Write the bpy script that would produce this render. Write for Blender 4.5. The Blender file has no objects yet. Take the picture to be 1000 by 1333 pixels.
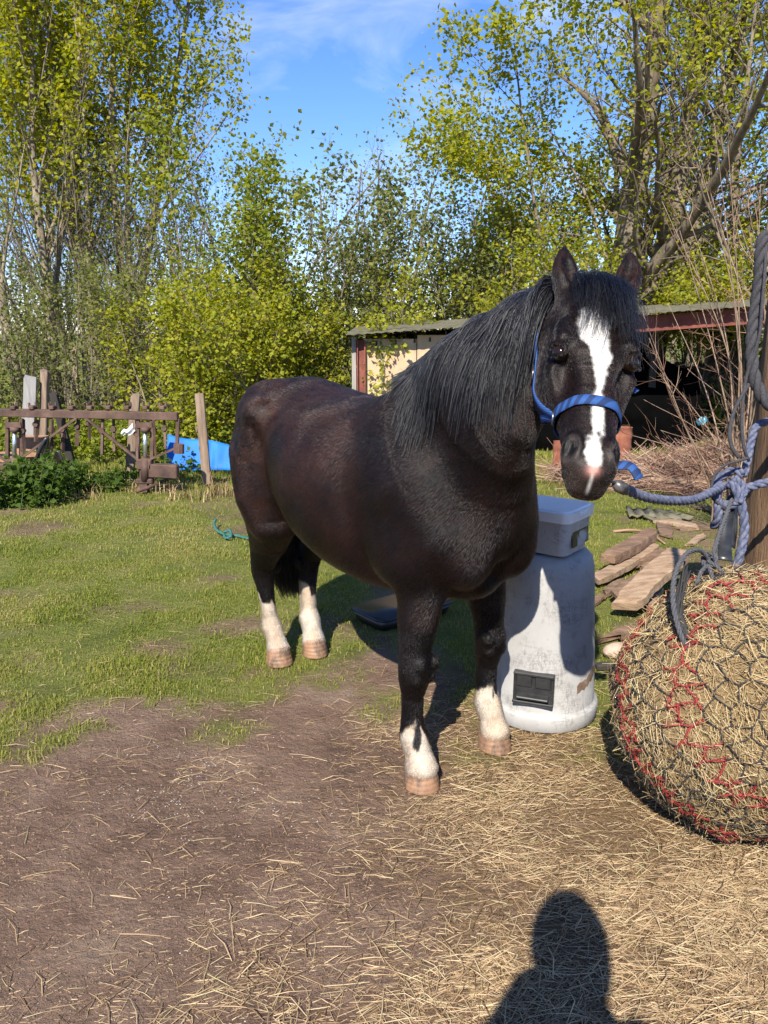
import bpy, math, random
import numpy as np
from mathutils import Vector, Matrix, noise as mnoise

# ------------------------------------------------------------------ camera
SC = bpy.context.scene
COL = SC.collection
CAM_H = 1.47
PITCH = math.radians(13.2)
F = 1000.0                      # focal length in pixels of the 1000 x 1333 frame
cd = bpy.data.cameras.new("camera")
cam = bpy.data.objects.new("camera", cd)
COL.objects.link(cam)
cam.location = (0, 0, CAM_H)
cam.rotation_euler = (math.radians(90) - PITCH, 0, 0)
cd.sensor_fit = 'VERTICAL'
cd.sensor_height = 24.0
cd.lens = 24.0 * F / 1333.0
cd.clip_start = 0.02
cd.clip_end = 2000
SC.camera = cam
SC.render.resolution_x = 768
SC.render.resolution_y = 1024

# ------------------------------------------------------------------ world and sun
SUN_EL = math.radians(42.2)
SUN_AZ = math.radians(15.0)     # the light travels towards +Y, turned this much to +X
w = bpy.data.worlds.new("World")
SC.world = w
w.use_nodes = True
nt = w.node_tree
nt.nodes.clear()
sky = nt.nodes.new("ShaderNodeTexSky")
sky.sky_type = 'NISHITA'
sky.sun_disc = False
sky.sun_elevation = SUN_EL
sky.sun_rotation = math.radians(180) + SUN_AZ
sky.altitude = 0
sky.air_density = 1.0
sky.dust_density = 0.1
sky.ozone_density = 3.0
bg = nt.nodes.new("ShaderNodeBackground")
bg.inputs["Strength"].default_value = 0.13
out = nt.nodes.new("ShaderNodeOutputWorld")
# wispy cirrus by direction
tc = nt.nodes.new("ShaderNodeTexCoord")
mp = nt.nodes.new("ShaderNodeMapping")
mp.inputs["Rotation"].default_value = (0.25, 0.35, 0.2)
mp.inputs["Location"].default_value = (0.30, 0.0, 0.95)
mp.inputs["Scale"].default_value = (2.2, 2.2, 7.5)
n1 = nt.nodes.new("ShaderNodeTexNoise")
n1.inputs["Scale"].default_value = 1.7
n1.inputs["Detail"].default_value = 9
n1.inputs["Roughness"].default_value = 0.55
n1.inputs["Distortion"].default_value = 0.6
rp = nt.nodes.new("ShaderNodeMapRange")
rp.inputs["From Min"].default_value = 0.50
rp.inputs["From Max"].default_value = 1.0
mx = nt.nodes.new("ShaderNodeMixRGB")
mx.inputs["Color2"].default_value = (4.2, 4.5, 5.0, 1)
hs = nt.nodes.new("ShaderNodeHueSaturation")
hs.inputs["Saturation"].default_value = 1.18
nt.links.new(tc.outputs["Generated"], mp.inputs["Vector"])
nt.links.new(mp.outputs["Vector"], n1.inputs["Vector"])
nt.links.new(n1.outputs["Fac"], rp.inputs["Value"])
nt.links.new(rp.outputs["Result"], mx.inputs["Fac"])
nt.links.new(sky.outputs["Color"], hs.inputs["Color"])
tn = nt.nodes.new("ShaderNodeMixRGB"); tn.blend_type = 'MULTIPLY'; tn.inputs["Fac"].default_value = 1.0
tn.inputs["Color2"].default_value = (0.60, 0.62, 0.80, 1)
nt.links.new(hs.outputs["Color"], tn.inputs["Color1"])
nt.links.new(tn.outputs["Color"], mx.inputs["Color1"])
nt.links.new(mx.outputs["Color"], bg.inputs["Color"])
nt.links.new(bg.outputs["Background"], out.inputs["Surface"])

ld = bpy.data.lights.new("sun", 'SUN')
ld.energy = 5.0
ld.angle = math.radians(0.53)
ld.color = (1.0, 0.94, 0.84)
sun = bpy.data.objects.new("sun", ld)
COL.objects.link(sun)
LDIR = Vector((math.sin(SUN_AZ) * math.cos(SUN_EL), math.cos(SUN_AZ) * math.cos(SUN_EL), -math.sin(SUN_EL)))
sun.rotation_euler = LDIR.to_track_quat('-Z', 'Y').to_euler()
sun.location = (-3, -10, 10)

SC.view_settings.view_transform = 'Standard'
SC.view_settings.look = 'None'
SC.view_settings.exposure = 1.1
SC.view_settings.gamma = 1.0
SC.cycles.max_bounces = 8
SC.cycles.transparent_max_bounces = 8

# ------------------------------------------------------------------ helpers
RNG = np.random.default_rng(7)

def P(px, py, d):
    """world point seen at photo pixel (px, py) at depth d along the optical axis"""
    xn = (px - 500.0) / F
    yn = (666.5 - py) / F
    return Vector((d * xn,
                   d * (math.cos(PITCH) + yn * math.sin(PITCH)),
                   CAM_H + d * (-math.sin(PITCH) + yn * math.cos(PITCH))))

def G(px, py, z=0.0):
    """world point on the level z seen at photo pixel (px, py)"""
    q = P(px, py, 1.0) - Vector((0, 0, CAM_H))
    t = (z - CAM_H) / q.z
    return Vector((q.x * t, q.y * t, z))

def PY(px, py, y):
    """world point at photo pixel (px, py) on the plane Y = y"""
    q = P(px, py, 1.0) - Vector((0, 0, CAM_H))
    t = y / q.y
    return Vector((q.x * t, y, CAM_H + q.z * t))

def tag(o, label=None, cat=None, group=None, kind=None):
    if label: o["label"] = label
    if cat: o["category"] = cat
    if group: o["group"] = group
    if kind: o["kind"] = kind
    return o

def mesh_object(name, verts, faces, mat=None, parent=None, smooth=True, attrs=None):
    """verts (n,3) array; faces: (m,3|4) array, a list of those, or a list of tuples"""
    me = bpy.data.meshes.new(name)
    verts = np.asarray(verts, dtype=np.float32).reshape(-1, 3)
    groups = faces if isinstance(faces, list) and len(faces) and isinstance(faces[0], np.ndarray) else [faces]
    loops, starts, totals = [], [], []
    off = 0
    for g in groups:
        if isinstance(g, np.ndarray):
            if g.size == 0: continue
            k = g.shape[1]
            loops.append(g.astype(np.int32).ravel())
            starts.append(np.arange(len(g), dtype=np.int32) * k + off)
            totals.append(np.full(len(g), k, dtype=np.int32))
            off += g.size
        else:
            for f in g:
                loops.append(np.array(f, dtype=np.int32)); starts.append(np.array([off], dtype=np.int32))
                totals.append(np.array([len(f)], dtype=np.int32)); off += len(f)
    loops = np.concatenate(loops); starts = np.concatenate(starts); totals = np.concatenate(totals)
    me.vertices.add(len(verts)); me.vertices.foreach_set("co", verts.ravel())
    me.loops.add(len(loops)); me.loops.foreach_set("vertex_index", loops)
    me.polygons.add(len(starts)); me.polygons.foreach_set("loop_start", starts)
    try: me.polygons.foreach_set("loop_total", totals)
    except Exception: pass
    me.polygons.foreach_set("use_smooth", np.full(len(starts), bool(smooth)))
    me.update(calc_edges=True)
    me.validate()
    if attrs:
        for an, (dom, typ, data) in attrs.items():
            a = me.attributes.new(an, typ, dom)
            key = {"FLOAT": "value", "FLOAT_COLOR": "color", "FLOAT_VECTOR": "vector"}[typ]
            a.data.foreach_set(key, np.asarray(data, dtype=np.float32).ravel())
    o = bpy.data.objects.new(name, me)
    COL.objects.link(o)
    if mat: me.materials.append(mat)
    if parent is not None: o.parent = parent
    return o

def empty(name, loc=(0, 0, 0), rz=0.0):
    o = bpy.data.objects.new(name, None)
    COL.objects.link(o)
    o.location = loc
    o.rotation_euler = (0, 0, rz)
    o.empty_display_size = 0.1
    return o

def copy_tree(o, parent=None):
    c = o.copy()
    COL.objects.link(c)
    if parent is not None:
        c.parent = parent
    for ch in list(o.children):
        copy_tree(ch, c)
    return c

class MB:
    """collects pieces of one mesh"""
    def __init__(self):
        self.v, self.f3, self.f4, self.ng, self.n = [], [], [], [], 0
        self.val = []
    def add(self, v, f, val=None):
        v = np.asarray(v, dtype=np.float64).reshape(-1, 3)
        f = np.asarray(f, dtype=np.int64)
        (self.f3 if f.shape[1] == 3 else self.f4).append(f + self.n)
        self.v.append(v)
        self.val.append(np.full(len(v), RNG.random() if val is None else val))
        self.n += len(v)
    def ngon(self, idx, base):
        self.ng.append(tuple(int(i + base) for i in idx))
    def box(self, c, size, rot=None, jitter=0.0, bevel=0.0):
        sx, sy, sz = [s / 2.0 for s in size]
        b = min(bevel, sx * .9, sy * .9, sz * .9)
        if b <= 0:
            v = np.array([[x, y, z] for x in (-sx, sx) for y in (-sy, sy) for z in (-sz, sz)], float)
            f = np.array([[0, 1, 3, 2], [4, 6, 7, 5], [0, 4, 5, 1], [2, 3, 7, 6], [0, 2, 6, 4], [1, 5, 7, 3]])
            if jitter: v += RNG.normal(0, jitter, v.shape)
            self._place(v, f, c, rot)
        else:
            # chamfered box: eight corners of three vertices
            v = []; 
            for x in (-1, 1):
                for y in (-1, 1):
                    for z in (-1, 1):
                        v += [[x * sx, y * (sy - b), z * (sz - b)], [x * (sx - b), y * sy, z * (sz - b)], [x * (sx - b), y * (sy - b), z * sz]]
            v = np.array(v, float)
            def i(x, y, z, k): return (((x * 2) + y) * 2 + z) * 3 + k
            q = []
            for s in (0, 1):
                q.append([i(s, 0, 0, 0), i(s, 1, 0, 0), i(s, 1, 1, 0), i(s, 0, 1, 0)])
                q.append([i(0, s, 0, 1), i(1, s, 0, 1), i(1, s, 1, 1), i(0, s, 1, 1)])
                q.append([i(0, 0, s, 2), i(1, 0, s, 2), i(1, 1, s, 2), i(0, 1, s, 2)])
            for a in (0, 1):
                for b2 in (0, 1):
                    q.append([i(a, b2, 0, 0), i(a, b2, 1, 0), i(a, b2, 1, 1), i(a, b2, 0, 1)])
                    q.append([i(a, 0, b2, 0), i(a, 1, b2, 0), i(a, 1, b2, 2), i(a, 0, b2, 2)])
                    q.append([i(0, a, b2, 1), i(1, a, b2, 1), i(1, a, b2, 2), i(0, a, b2, 2)])
            t = [[i(a, b2, c2, 0), i(a, b2, c2, 1), i(a, b2, c2, 2)] for a in (0, 1) for b2 in (0, 1) for c2 in (0, 1)]
            q = self._orient(v, np.array(q)); t = self._orient(v, np.array(t))
            if jitter: v += RNG.normal(0, jitter, v.shape)
            self._place(v, q, c, rot, extra=t)
    def _orient(self, v, f):
        f = f.copy()
        for k in range(len(f)):
            p = v[f[k]]
            n = np.cross(p[1] - p[0], p[2] - p[0])
            if np.dot(n, p.mean(0)) < 0: f[k] = f[k][::-1]
        return f
    def _place(self, v, f, c, rot, extra=None):
        if rot is not None:
            v = v @ np.array(rot.to_3x3() if hasattr(rot, "to_3x3") else rot).T
        v = v + np.array(c)
        val = RNG.random()
        n0 = self.n
        self.add(v, f, val)
        if extra is not None: self.f3.append(extra + n0)
    def bar(self, a, b, wd, th, up=(0, 0, 1), bevel=0.0, jitter=0.0):
        """a box from a to b, wd along side, th along up"""
        a = Vector(a); b = Vector(b)
        d = b - a; L = d.length
        x = d.normalized(); u = Vector(up)
        s = u.cross(x)
        if s.length < 1e-4: s = Vector((0, 1, 0)).cross(x)
        s.normalize(); u = x.cross(s)
        R = Matrix((x, s, u)).transposed()
        self.box((a + b) / 2, (L, wd, th), R, jitter, bevel)
    def tube(self, pts, rad, n=8, caps=True, flat=1.0, val=None, twist=0.0):
        pts = np.asarray([tuple(p) for p in pts], float)
        m = len(pts)
        rad = np.broadcast_to(np.asarray(rad, float), (m,))
        t = np.gradient(pts, axis=0)
        t /= np.linalg.norm(t, axis=1)[:, None] + 1e-12
        ref = np.array([0, 0, 1.0]) if abs(t[0][2]) < .9 else np.array([0, 1.0, 0])
        s = np.cross(ref, t[0]); s /= np.linalg.norm(s)
        S = [s]
        for k in range(1, m):
            s = S[-1] - t[k] * np.dot(S[-1], t[k]); s /= np.linalg.norm(s) + 1e-12
            S.append(s)
        S = np.array(S); U = np.cross(t, S)
        a = np.arange(n) * 2 * math.pi / n
        ca, sa = np.cos(a), np.sin(a)
        v = pts[:, None, :] + rad[:, None, None] * (ca[None, :, None] * S[:, None, :] + flat * sa[None, :, None] * U[:, None, :])
        v = v.reshape(-1, 3)
        i = np.arange(m - 1)[:, None] * n + np.arange(n)[None, :]
        j = np.arange(m - 1)[:, None] * n + (np.arange(n)[None, :] + 1) % n
        f = np.stack([i, j, j + n, i + n], -1).reshape(-1, 4)
        n0 = self.n
        self.add(v, f, val)
        if caps:
            self.ngon(range(n - 1, -1, -1), n0); self.ngon(range((m - 1) * n, m * n), n0)
    def lathe(self, prof, c=(0, 0, 0), n=32, rot=None, squash=(1, 1)):
        """prof: list of (r, z), bottom to top"""
        prof = np.asarray(prof, float); m = len(prof)
        a = np.arange(n) * 2 * math.pi / n
        v = np.stack([prof[:, 0:1] * np.cos(a)[None] * squash[0], prof[:, 0:1] * np.sin(a)[None] * squash[1],
                      np.repeat(prof[:, 1:2], n, 1)], -1).reshape(-1, 3)
        i = np.arange(m - 1)[:, None] * n + np.arange(n)[None, :]
        j = np.arange(m - 1)[:, None] * n + (np.arange(n)[None, :] + 1) % n
        f = np.stack([i, j, j + n, i + n], -1).reshape(-1, 4)
        if rot is not None: v = v @ np.array(rot.to_3x3() if hasattr(rot, "to_3x3") else rot).T
        v = v + np.array(c)
        n0 = self.n
        self.add(v, f)
        self.ngon(range(n - 1, -1, -1), n0); self.ngon(range((m - 1) * n, m * n), n0)
    def build(self, name, mat=None, parent=None, smooth=False):
        groups = []
        if self.f3: groups.append(np.concatenate(self.f3))
        if self.f4: groups.append(np.concatenate(self.f4))
        V = np.concatenate(self.v)
        if self.ng:
            by = {}
            for g in self.ng: by.setdefault(len(g), []).append(g)
            for k in by: groups.append(np.array(by[k]))
        return mesh_object(name, V, groups, mat, parent, smooth, {"val": ("POINT", "FLOAT", np.concatenate(self.val))})

def auto_smooth(o, deg=35):
    me = o.data
    try:
        me.polygons.foreach_set("use_smooth", np.full(len(me.polygons), True))
        me.set_sharp_from_angle(angle=math.radians(deg))
    except Exception: pass
    return o

def spline(pts, n=40):
    """Catmull-Rom through pts"""
    p = np.asarray([tuple(q) for q in pts], float)
    p = np.vstack([2 * p[0] - p[1], p, 2 * p[-1] - p[-2]])
    m = len(p) - 3
    u = np.linspace(0, m - 1e-9, n)
    k = u.astype(int); t = (u - k)[:, None]
    a, b, c, d = p[k], p[k + 1], p[k + 2], p[k + 3]
    return 0.5 * (2 * b + (c - a) * t + (2 * a - 5 * b + 4 * c - d) * t ** 2 + (3 * b - a - 3 * c + d) * t ** 3)

# ---- materials
def new_mat(name):
    m = bpy.data.materials.new(name)
    m.use_nodes = True
    n = m.node_tree
    b = n.nodes.get("Principled BSDF")
    return m, n, b

def nd(n, typ, **kw):
    x = n.nodes.new(typ)
    for k, v in kw.items():
        if k in x.inputs: x.inputs[k].default_value = v
        else: setattr(x, k, v)
    return x

def ramp(n, stops, interp='LINEAR'):
    r = n.nodes.new("ShaderNodeValToRGB")
    cr = r.color_ramp
    cr.interpolation = interp
    while len(cr.elements) < len(stops): cr.elements.new(0.5)
    for e, (p, c) in zip(cr.elements, stops):
        e.position = p; e.color = tuple(c) + ((1,) if len(c) == 3 else ())
    return r

def noisy_mat(name, stops, scale=6.0, detail=6, rough=0.7, bump=0.3, bscale=40.0, bdist=0.01, stretch=(1, 1, 1), metallic=0.0,
              dirt=None, coord="Object", val_mix=0.0, spec=0.5, sheen=0.0):
    m, n, b = new_mat(name)
    t = nd(n, "ShaderNodeTexCoord")
    mp = nd(n, "ShaderNodeMapping"); mp.inputs["Scale"].default_value = stretch
    n.links.new(t.outputs[coord], mp.inputs["Vector"])
    nz = nd(n, "ShaderNodeTexNoise", Scale=scale, Detail=detail, Roughness=0.62)
    n.links.new(mp.outputs["Vector"], nz.inputs["Vector"])
    r = ramp(n, stops)
    if val_mix:
        at = nd(n, "ShaderNodeAttribute", attribute_name="val")
        ma = nd(n, "ShaderNodeMath", operation='MULTIPLY_ADD'); ma.inputs[1].default_value = val_mix
        su = nd(n, "ShaderNodeMath", operation='SUBTRACT'); su.inputs[1].default_value = 0.5
        n.links.new(at.outputs["Fac"], su.inputs[0]); n.links.new(su.outputs[0], ma.inputs[0]); n.links.new(nz.outputs["Fac"], ma.inputs[2])
        n.links.new(ma.outputs[0], r.inputs["Fac"])
    else:
        n.links.new(nz.outputs["Fac"], r.inputs["Fac"])
    last = r.outputs["Color"]
    if dirt:
        col, dscale, lo, hi = dirt
        n3 = nd(n, "ShaderNodeTexNoise", Scale=dscale, Detail=8, Roughness=0.7)
        n.links.new(mp.outputs["Vector"], n3.inputs["Vector"])
        mr = nd(n, "ShaderNodeMapRange"); mr.inputs["From Min"].default_value = lo; mr.inputs["From Max"].default_value = hi
        n.links.new(n3.outputs["Fac"], mr.inputs["Value"])
        mxx = nd(n, "ShaderNodeMixRGB"); mxx.inputs["Color2"].default_value = tuple(col) + (1,)
        n.links.new(mr.outputs["Result"], mxx.inputs["Fac"]); n.links.new(last, mxx.inputs["Color1"])
        last = mxx.outputs["Color"]
    n.links.new(last, b.inputs["Base Color"])
    b.inputs["Roughness"].default_value = rough
    b.inputs["Metallic"].default_value = metallic
    b.inputs["Specular IOR Level"].default_value = spec
    if sheen: b.inputs["Sheen Weight"].default_value = sheen
    if bump:
        n2 = nd(n, "ShaderNodeTexNoise", Scale=bscale, Detail=6, Roughness=0.6)
        n.links.new(mp.outputs["Vector"], n2.inputs["Vector"])
        bp = nd(n, "ShaderNodeBump", Strength=bump, Distance=bdist)
        n.links.new(n2.outputs["Fac"], bp.inputs["Height"])
        n.links.new(bp.outputs["Normal"], b.inputs["Normal"])
    return m

def smoothstep(a, b, x):
    t = np.clip((x - a) / (b - a), 0, 1)
    return t * t * (3 - 2 * t)

def hair_object(name, pts_list, rad0, rad1, mat, parent=None):
    """pts_list: (n, k, 3) array of strands -> one hair curves object"""
    pts = np.asarray(pts_list, dtype=np.float32)
    n, k = pts.shape[:2]
    hc = bpy.data.hair_curves.new(name)
    hc.add_curves([k] * n)
    hc.points.foreach_set("position", pts.reshape(-1))
    rad = np.linspace(rad0, rad1, k, dtype=np.float32)[None, :].repeat(n, 0)
    a = hc.attributes.get("radius") or hc.attributes.new("radius", 'FLOAT', 'POINT')
    a.data.foreach_set("value", rad.ravel())
    o = bpy.data.objects.new(name, hc)
    COL.objects.link(o)
    hc.materials.append(mat)
    if parent is not None: o.parent = parent
    return o
N_COAT = 460000
LEAF_K = 1.0
# ------------------------------------------------------------------ ground
def gnoise(x, y, sc, seed, oct_=4):
    p = np.stack([np.asarray(x, float).ravel() * sc, np.asarray(y, float).ravel() * sc, np.zeros(np.size(x))], 1)
    o = 0; amp = 1.0; tot = 0
    for k in range(oct_):
        i = np.floor(p * 2 ** k).astype(np.int64); f = p * 2 ** k - i; f = f * f * (3 - 2 * f)
        r = 0
        for a in (0, 1):
            for b in (0, 1):
                h = (i[:, 0] + a) * 374761393 + (i[:, 1] + b) * 668265263 + (seed * 10 + k) * 1274126177
                h = (h ^ (h >> 13)) * 1274126177 & 0xFFFFFFFF
                h = (h ^ (h >> 16)) & 0xFFFF
                r = r + (f[:, 0] if a else 1 - f[:, 0]) * (f[:, 1] if b else 1 - f[:, 1]) * (h / 65535.0)
        o = o + amp * (r * 2 - 1); tot += amp; amp *= .55
    return (o / tot * 1.5).reshape(np.shape(x))

def ground_z(x, y):
    d = np.hypot(x, y)
    z = .012 * gnoise(x, y, 1.1, 3) + .05 * gnoise(x, y, .25, 4, 2) * smoothstep(5, 9, d)
    z = z * smoothstep(1.2, 2.0, y) if False else z
    near = np.exp(-((x + .08) ** 2 + (y - 2.86) ** 2) / 1.3)
    z = z * (1 - .8 * near)
    return z

def zone(x, y):
    """grass, straw, dirt weights on the ground"""
    n = gnoise(x, y, .9, 11, 4); n2 = gnoise(x, y, 3.2, 12, 3); n3 = gnoise(x, y, 9, 13, 2)
    edge = np.interp(x, [-3, -1.5, -.9, -.55, 0, .5, .9, 1.6, 3], [2.52, 2.68, 2.78, 2.92, 2.98, 2.72, 2.48, 2.42, 2.4])
    g = smoothstep(-.30, .34, y - edge + .42 * n + .34 * n2 + .22 * n3)
    bare = smoothstep(.10, .55, gnoise(x, y, 1.9, 14, 4)) * (1 - smoothstep(6.0, 8, y))     # thin places in the turf
    g = g * (1 - .75 * bare)
    # stray tufts on the trodden earth
    g = np.maximum(g, .85 * smoothstep(.30, .62, gnoise(x, y, 2.6, 15, 4)) * smoothstep(2.30, 2.65, y))
    # straw: thick near the hay, thinning to the left
    s = smoothstep(-.50, .85, x + .06 + .35 * n + .15 * n2 - .05 * (y - 2)) * (1 - smoothstep(2.6, 3.5, y + .3 * n - .25 * np.clip(x - .4, 0, 1)))
    return g, s

def make_ground():
    xs = np.concatenate([-np.geomspace(600, 4.2, 26), np.arange(-4, 4.01, .05), np.geomspace(4.2, 600, 26)])
    ys = np.concatenate([[-300, -100, -30, -10, -4, -2, -1, -.5], np.arange(0, 9.01, .05), np.geomspace(9.3, 700, 40)])
    X, Y = np.meshgrid(xs, ys, indexing='ij')
    Z = ground_z(X, Y)
    V = np.stack([X, Y, Z], -1).reshape(-1, 3)
    ny = len(ys)
    i = (np.arange(len(xs) - 1)[:, None] * ny + np.arange(ny - 1)[None]).ravel()
    Fq = np.stack([i, i + ny, i + ny + 1, i + 1], -1)
    g, s = zone(X, Y)
    return mesh_object("ground", V, Fq, None, None, True, {"grass": ("POINT", "FLOAT", g.ravel()), "straw": ("POINT", "FLOAT", s.ravel())})
ground = make_ground(); tag(ground, kind="structure")

m, n, b = new_mat("paddock ground")
t = nd(n, "ShaderNodeTexCoord")
def gn(sc, det=6, ro=.62, dist=0.0):
    x = nd(n, "ShaderNodeTexNoise", Scale=sc, Detail=det, Roughness=ro, Distortion=dist)
    n.links.new(t.outputs["Object"], x.inputs["Vector"]); return x
d1 = gn(2.3, 10, .68); dr = ramp(n, [(.28, (.094, .058, .040)), (.46, (.168, .106, .074)), (.60, (.228, .153, .108)), (.78, (.295, .228, .172))]); n.links.new(d1.outputs["Fac"], dr.inputs["Fac"])
d2 = gn(85, 8, .75); dm = nd(n, "ShaderNodeMixRGB", blend_type='OVERLAY'); dm.inputs["Fac"].default_value = .40
n.links.new(dr.outputs["Color"], dm.inputs["Color1"]); n.links.new(d2.outputs["Fac"], dm.inputs["Color2"])
g1 = gn(2.6, 8); gr = ramp(n, [(.3, (.085, .100, .022)), (.50, (.145, .160, .036)), (.64, (.19, .175, .058)), (.78, (.20, .155, .08))]); n.links.new(g1.outputs["Fac"], gr.inputs["Fac"])
# straw: fine fibres in two directions
def fib(rot, sc):
    mp = nd(n, "ShaderNodeMapping"); mp.inputs["Rotation"].default_value = (0, 0, rot); mp.inputs["Scale"].default_value = (sc, sc * 9, 1)
    x = nd(n, "ShaderNodeTexNoise", Scale=1.0, Detail=4, Roughness=.6, Distortion=1.2)
    n.links.new(t.outputs["Object"], mp.inputs["Vector"]); n.links.new(mp.outputs["Vector"], x.inputs["Vector"]); return x
f1, f2 = fib(.5, 16), fib(-.9, 20)
fm = nd(n, "ShaderNodeMath", operation='MAXIMUM'); n.links.new(f1.outputs["Fac"], fm.inputs[0]); n.links.new(f2.outputs["Fac"], fm.inputs[1])
sr = ramp(n, [(.40, (.085, .055, .034)), (.52, (.18, .115, .058)), (.64, (.29, .19, .095)), (.78, (.38, .27, .15))]); n.links.new(fm.outputs[0], sr.inputs["Fac"])
ag = nd(n, "ShaderNodeAttribute", attribute_name="grass"); as_ = nd(n, "ShaderNodeAttribute", attribute_name="straw")
# the straw breaks up in tufts
sb = gn(11, 6, .7)
sa = nd(n, "ShaderNodeMath", operation='MULTIPLY_ADD'); sa.inputs[1].default_value = 1.5
sc_ = nd(n, "ShaderNodeMath", operation='SUBTRACT'); sc_.inputs[1].default_value = .5
n.links.new(sb.outputs["Fac"], sc_.inputs[0]); n.links.new(sc_.outputs[0], sa.inputs[0]); n.links.new(as_.outputs["Fac"], sa.inputs[2])
smr = nd(n, "ShaderNodeMapRange"); smr.inputs["From Min"].default_value = .25; smr.inputs["From Max"].default_value = .85
n.links.new(sa.outputs[0], smr.inputs["Value"])
m1 = nd(n, "ShaderNodeMixRGB"); n.links.new(smr.outputs["Result"], m1.inputs["Fac"]); n.links.new(dm.outputs["Color"], m1.inputs["Color1"]); n.links.new(sr.outputs["Color"], m1.inputs["Color2"])
m2 = nd(n, "ShaderNodeMixRGB"); n.links.new(ag.outputs["Fac"], m2.inputs["Fac"]); n.links.new(m1.outputs["Color"], m2.inputs["Color1"]); n.links.new(gr.outputs["Color"], m2.inputs["Color2"])
n.links.new(m2.outputs["Color"], b.inputs["Base Color"])
b.inputs["Roughness"].default_value = .95; b.inputs["Specular IOR Level"].default_value = .15
fw_ = nd(n, "ShaderNodeMath", operation='MULTIPLY'); n.links.new(fm.outputs[0], fw_.inputs[0]); n.links.new(smr.outputs["Result"], fw_.inputs[1])
d3 = gn(22, 6, .6); d23 = nd(n, "ShaderNodeMath", operation='MULTIPLY_ADD'); d23.inputs[1].default_value = 1.6; n.links.new(d3.outputs["Fac"], d23.inputs[0]); n.links.new(d2.outputs["Fac"], d23.inputs[2])
bh = nd(n, "ShaderNodeMath", operation='ADD'); n.links.new(d23.outputs[0], bh.inputs[0]); n.links.new(fw_.outputs[0], bh.inputs[1])
bp = nd(n, "ShaderNodeBump", Strength=.85, Distance=.03); n.links.new(bh.outputs[0], bp.inputs["Height"]); n.links.new(bp.outputs["Normal"], b.inputs["Normal"])
ground.data.materials.append(m)
# ------------------------------------------------------------------ the pony: one continuous body grown from a distance field
H_ANG = math.atan2(-0.81, 0.59)
H_ORG = Vector((-0.08, 2.86, 0.0))
H_M = Matrix.Translation(H_ORG) @ Matrix.Rotation(H_ANG, 4, 'Z')
H_I = H_M.inverted()
def HL(v): return np.array(H_I @ Vector(v))
def HLd(v): return np.array(H_I.to_3x3() @ Vector(v))

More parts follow.
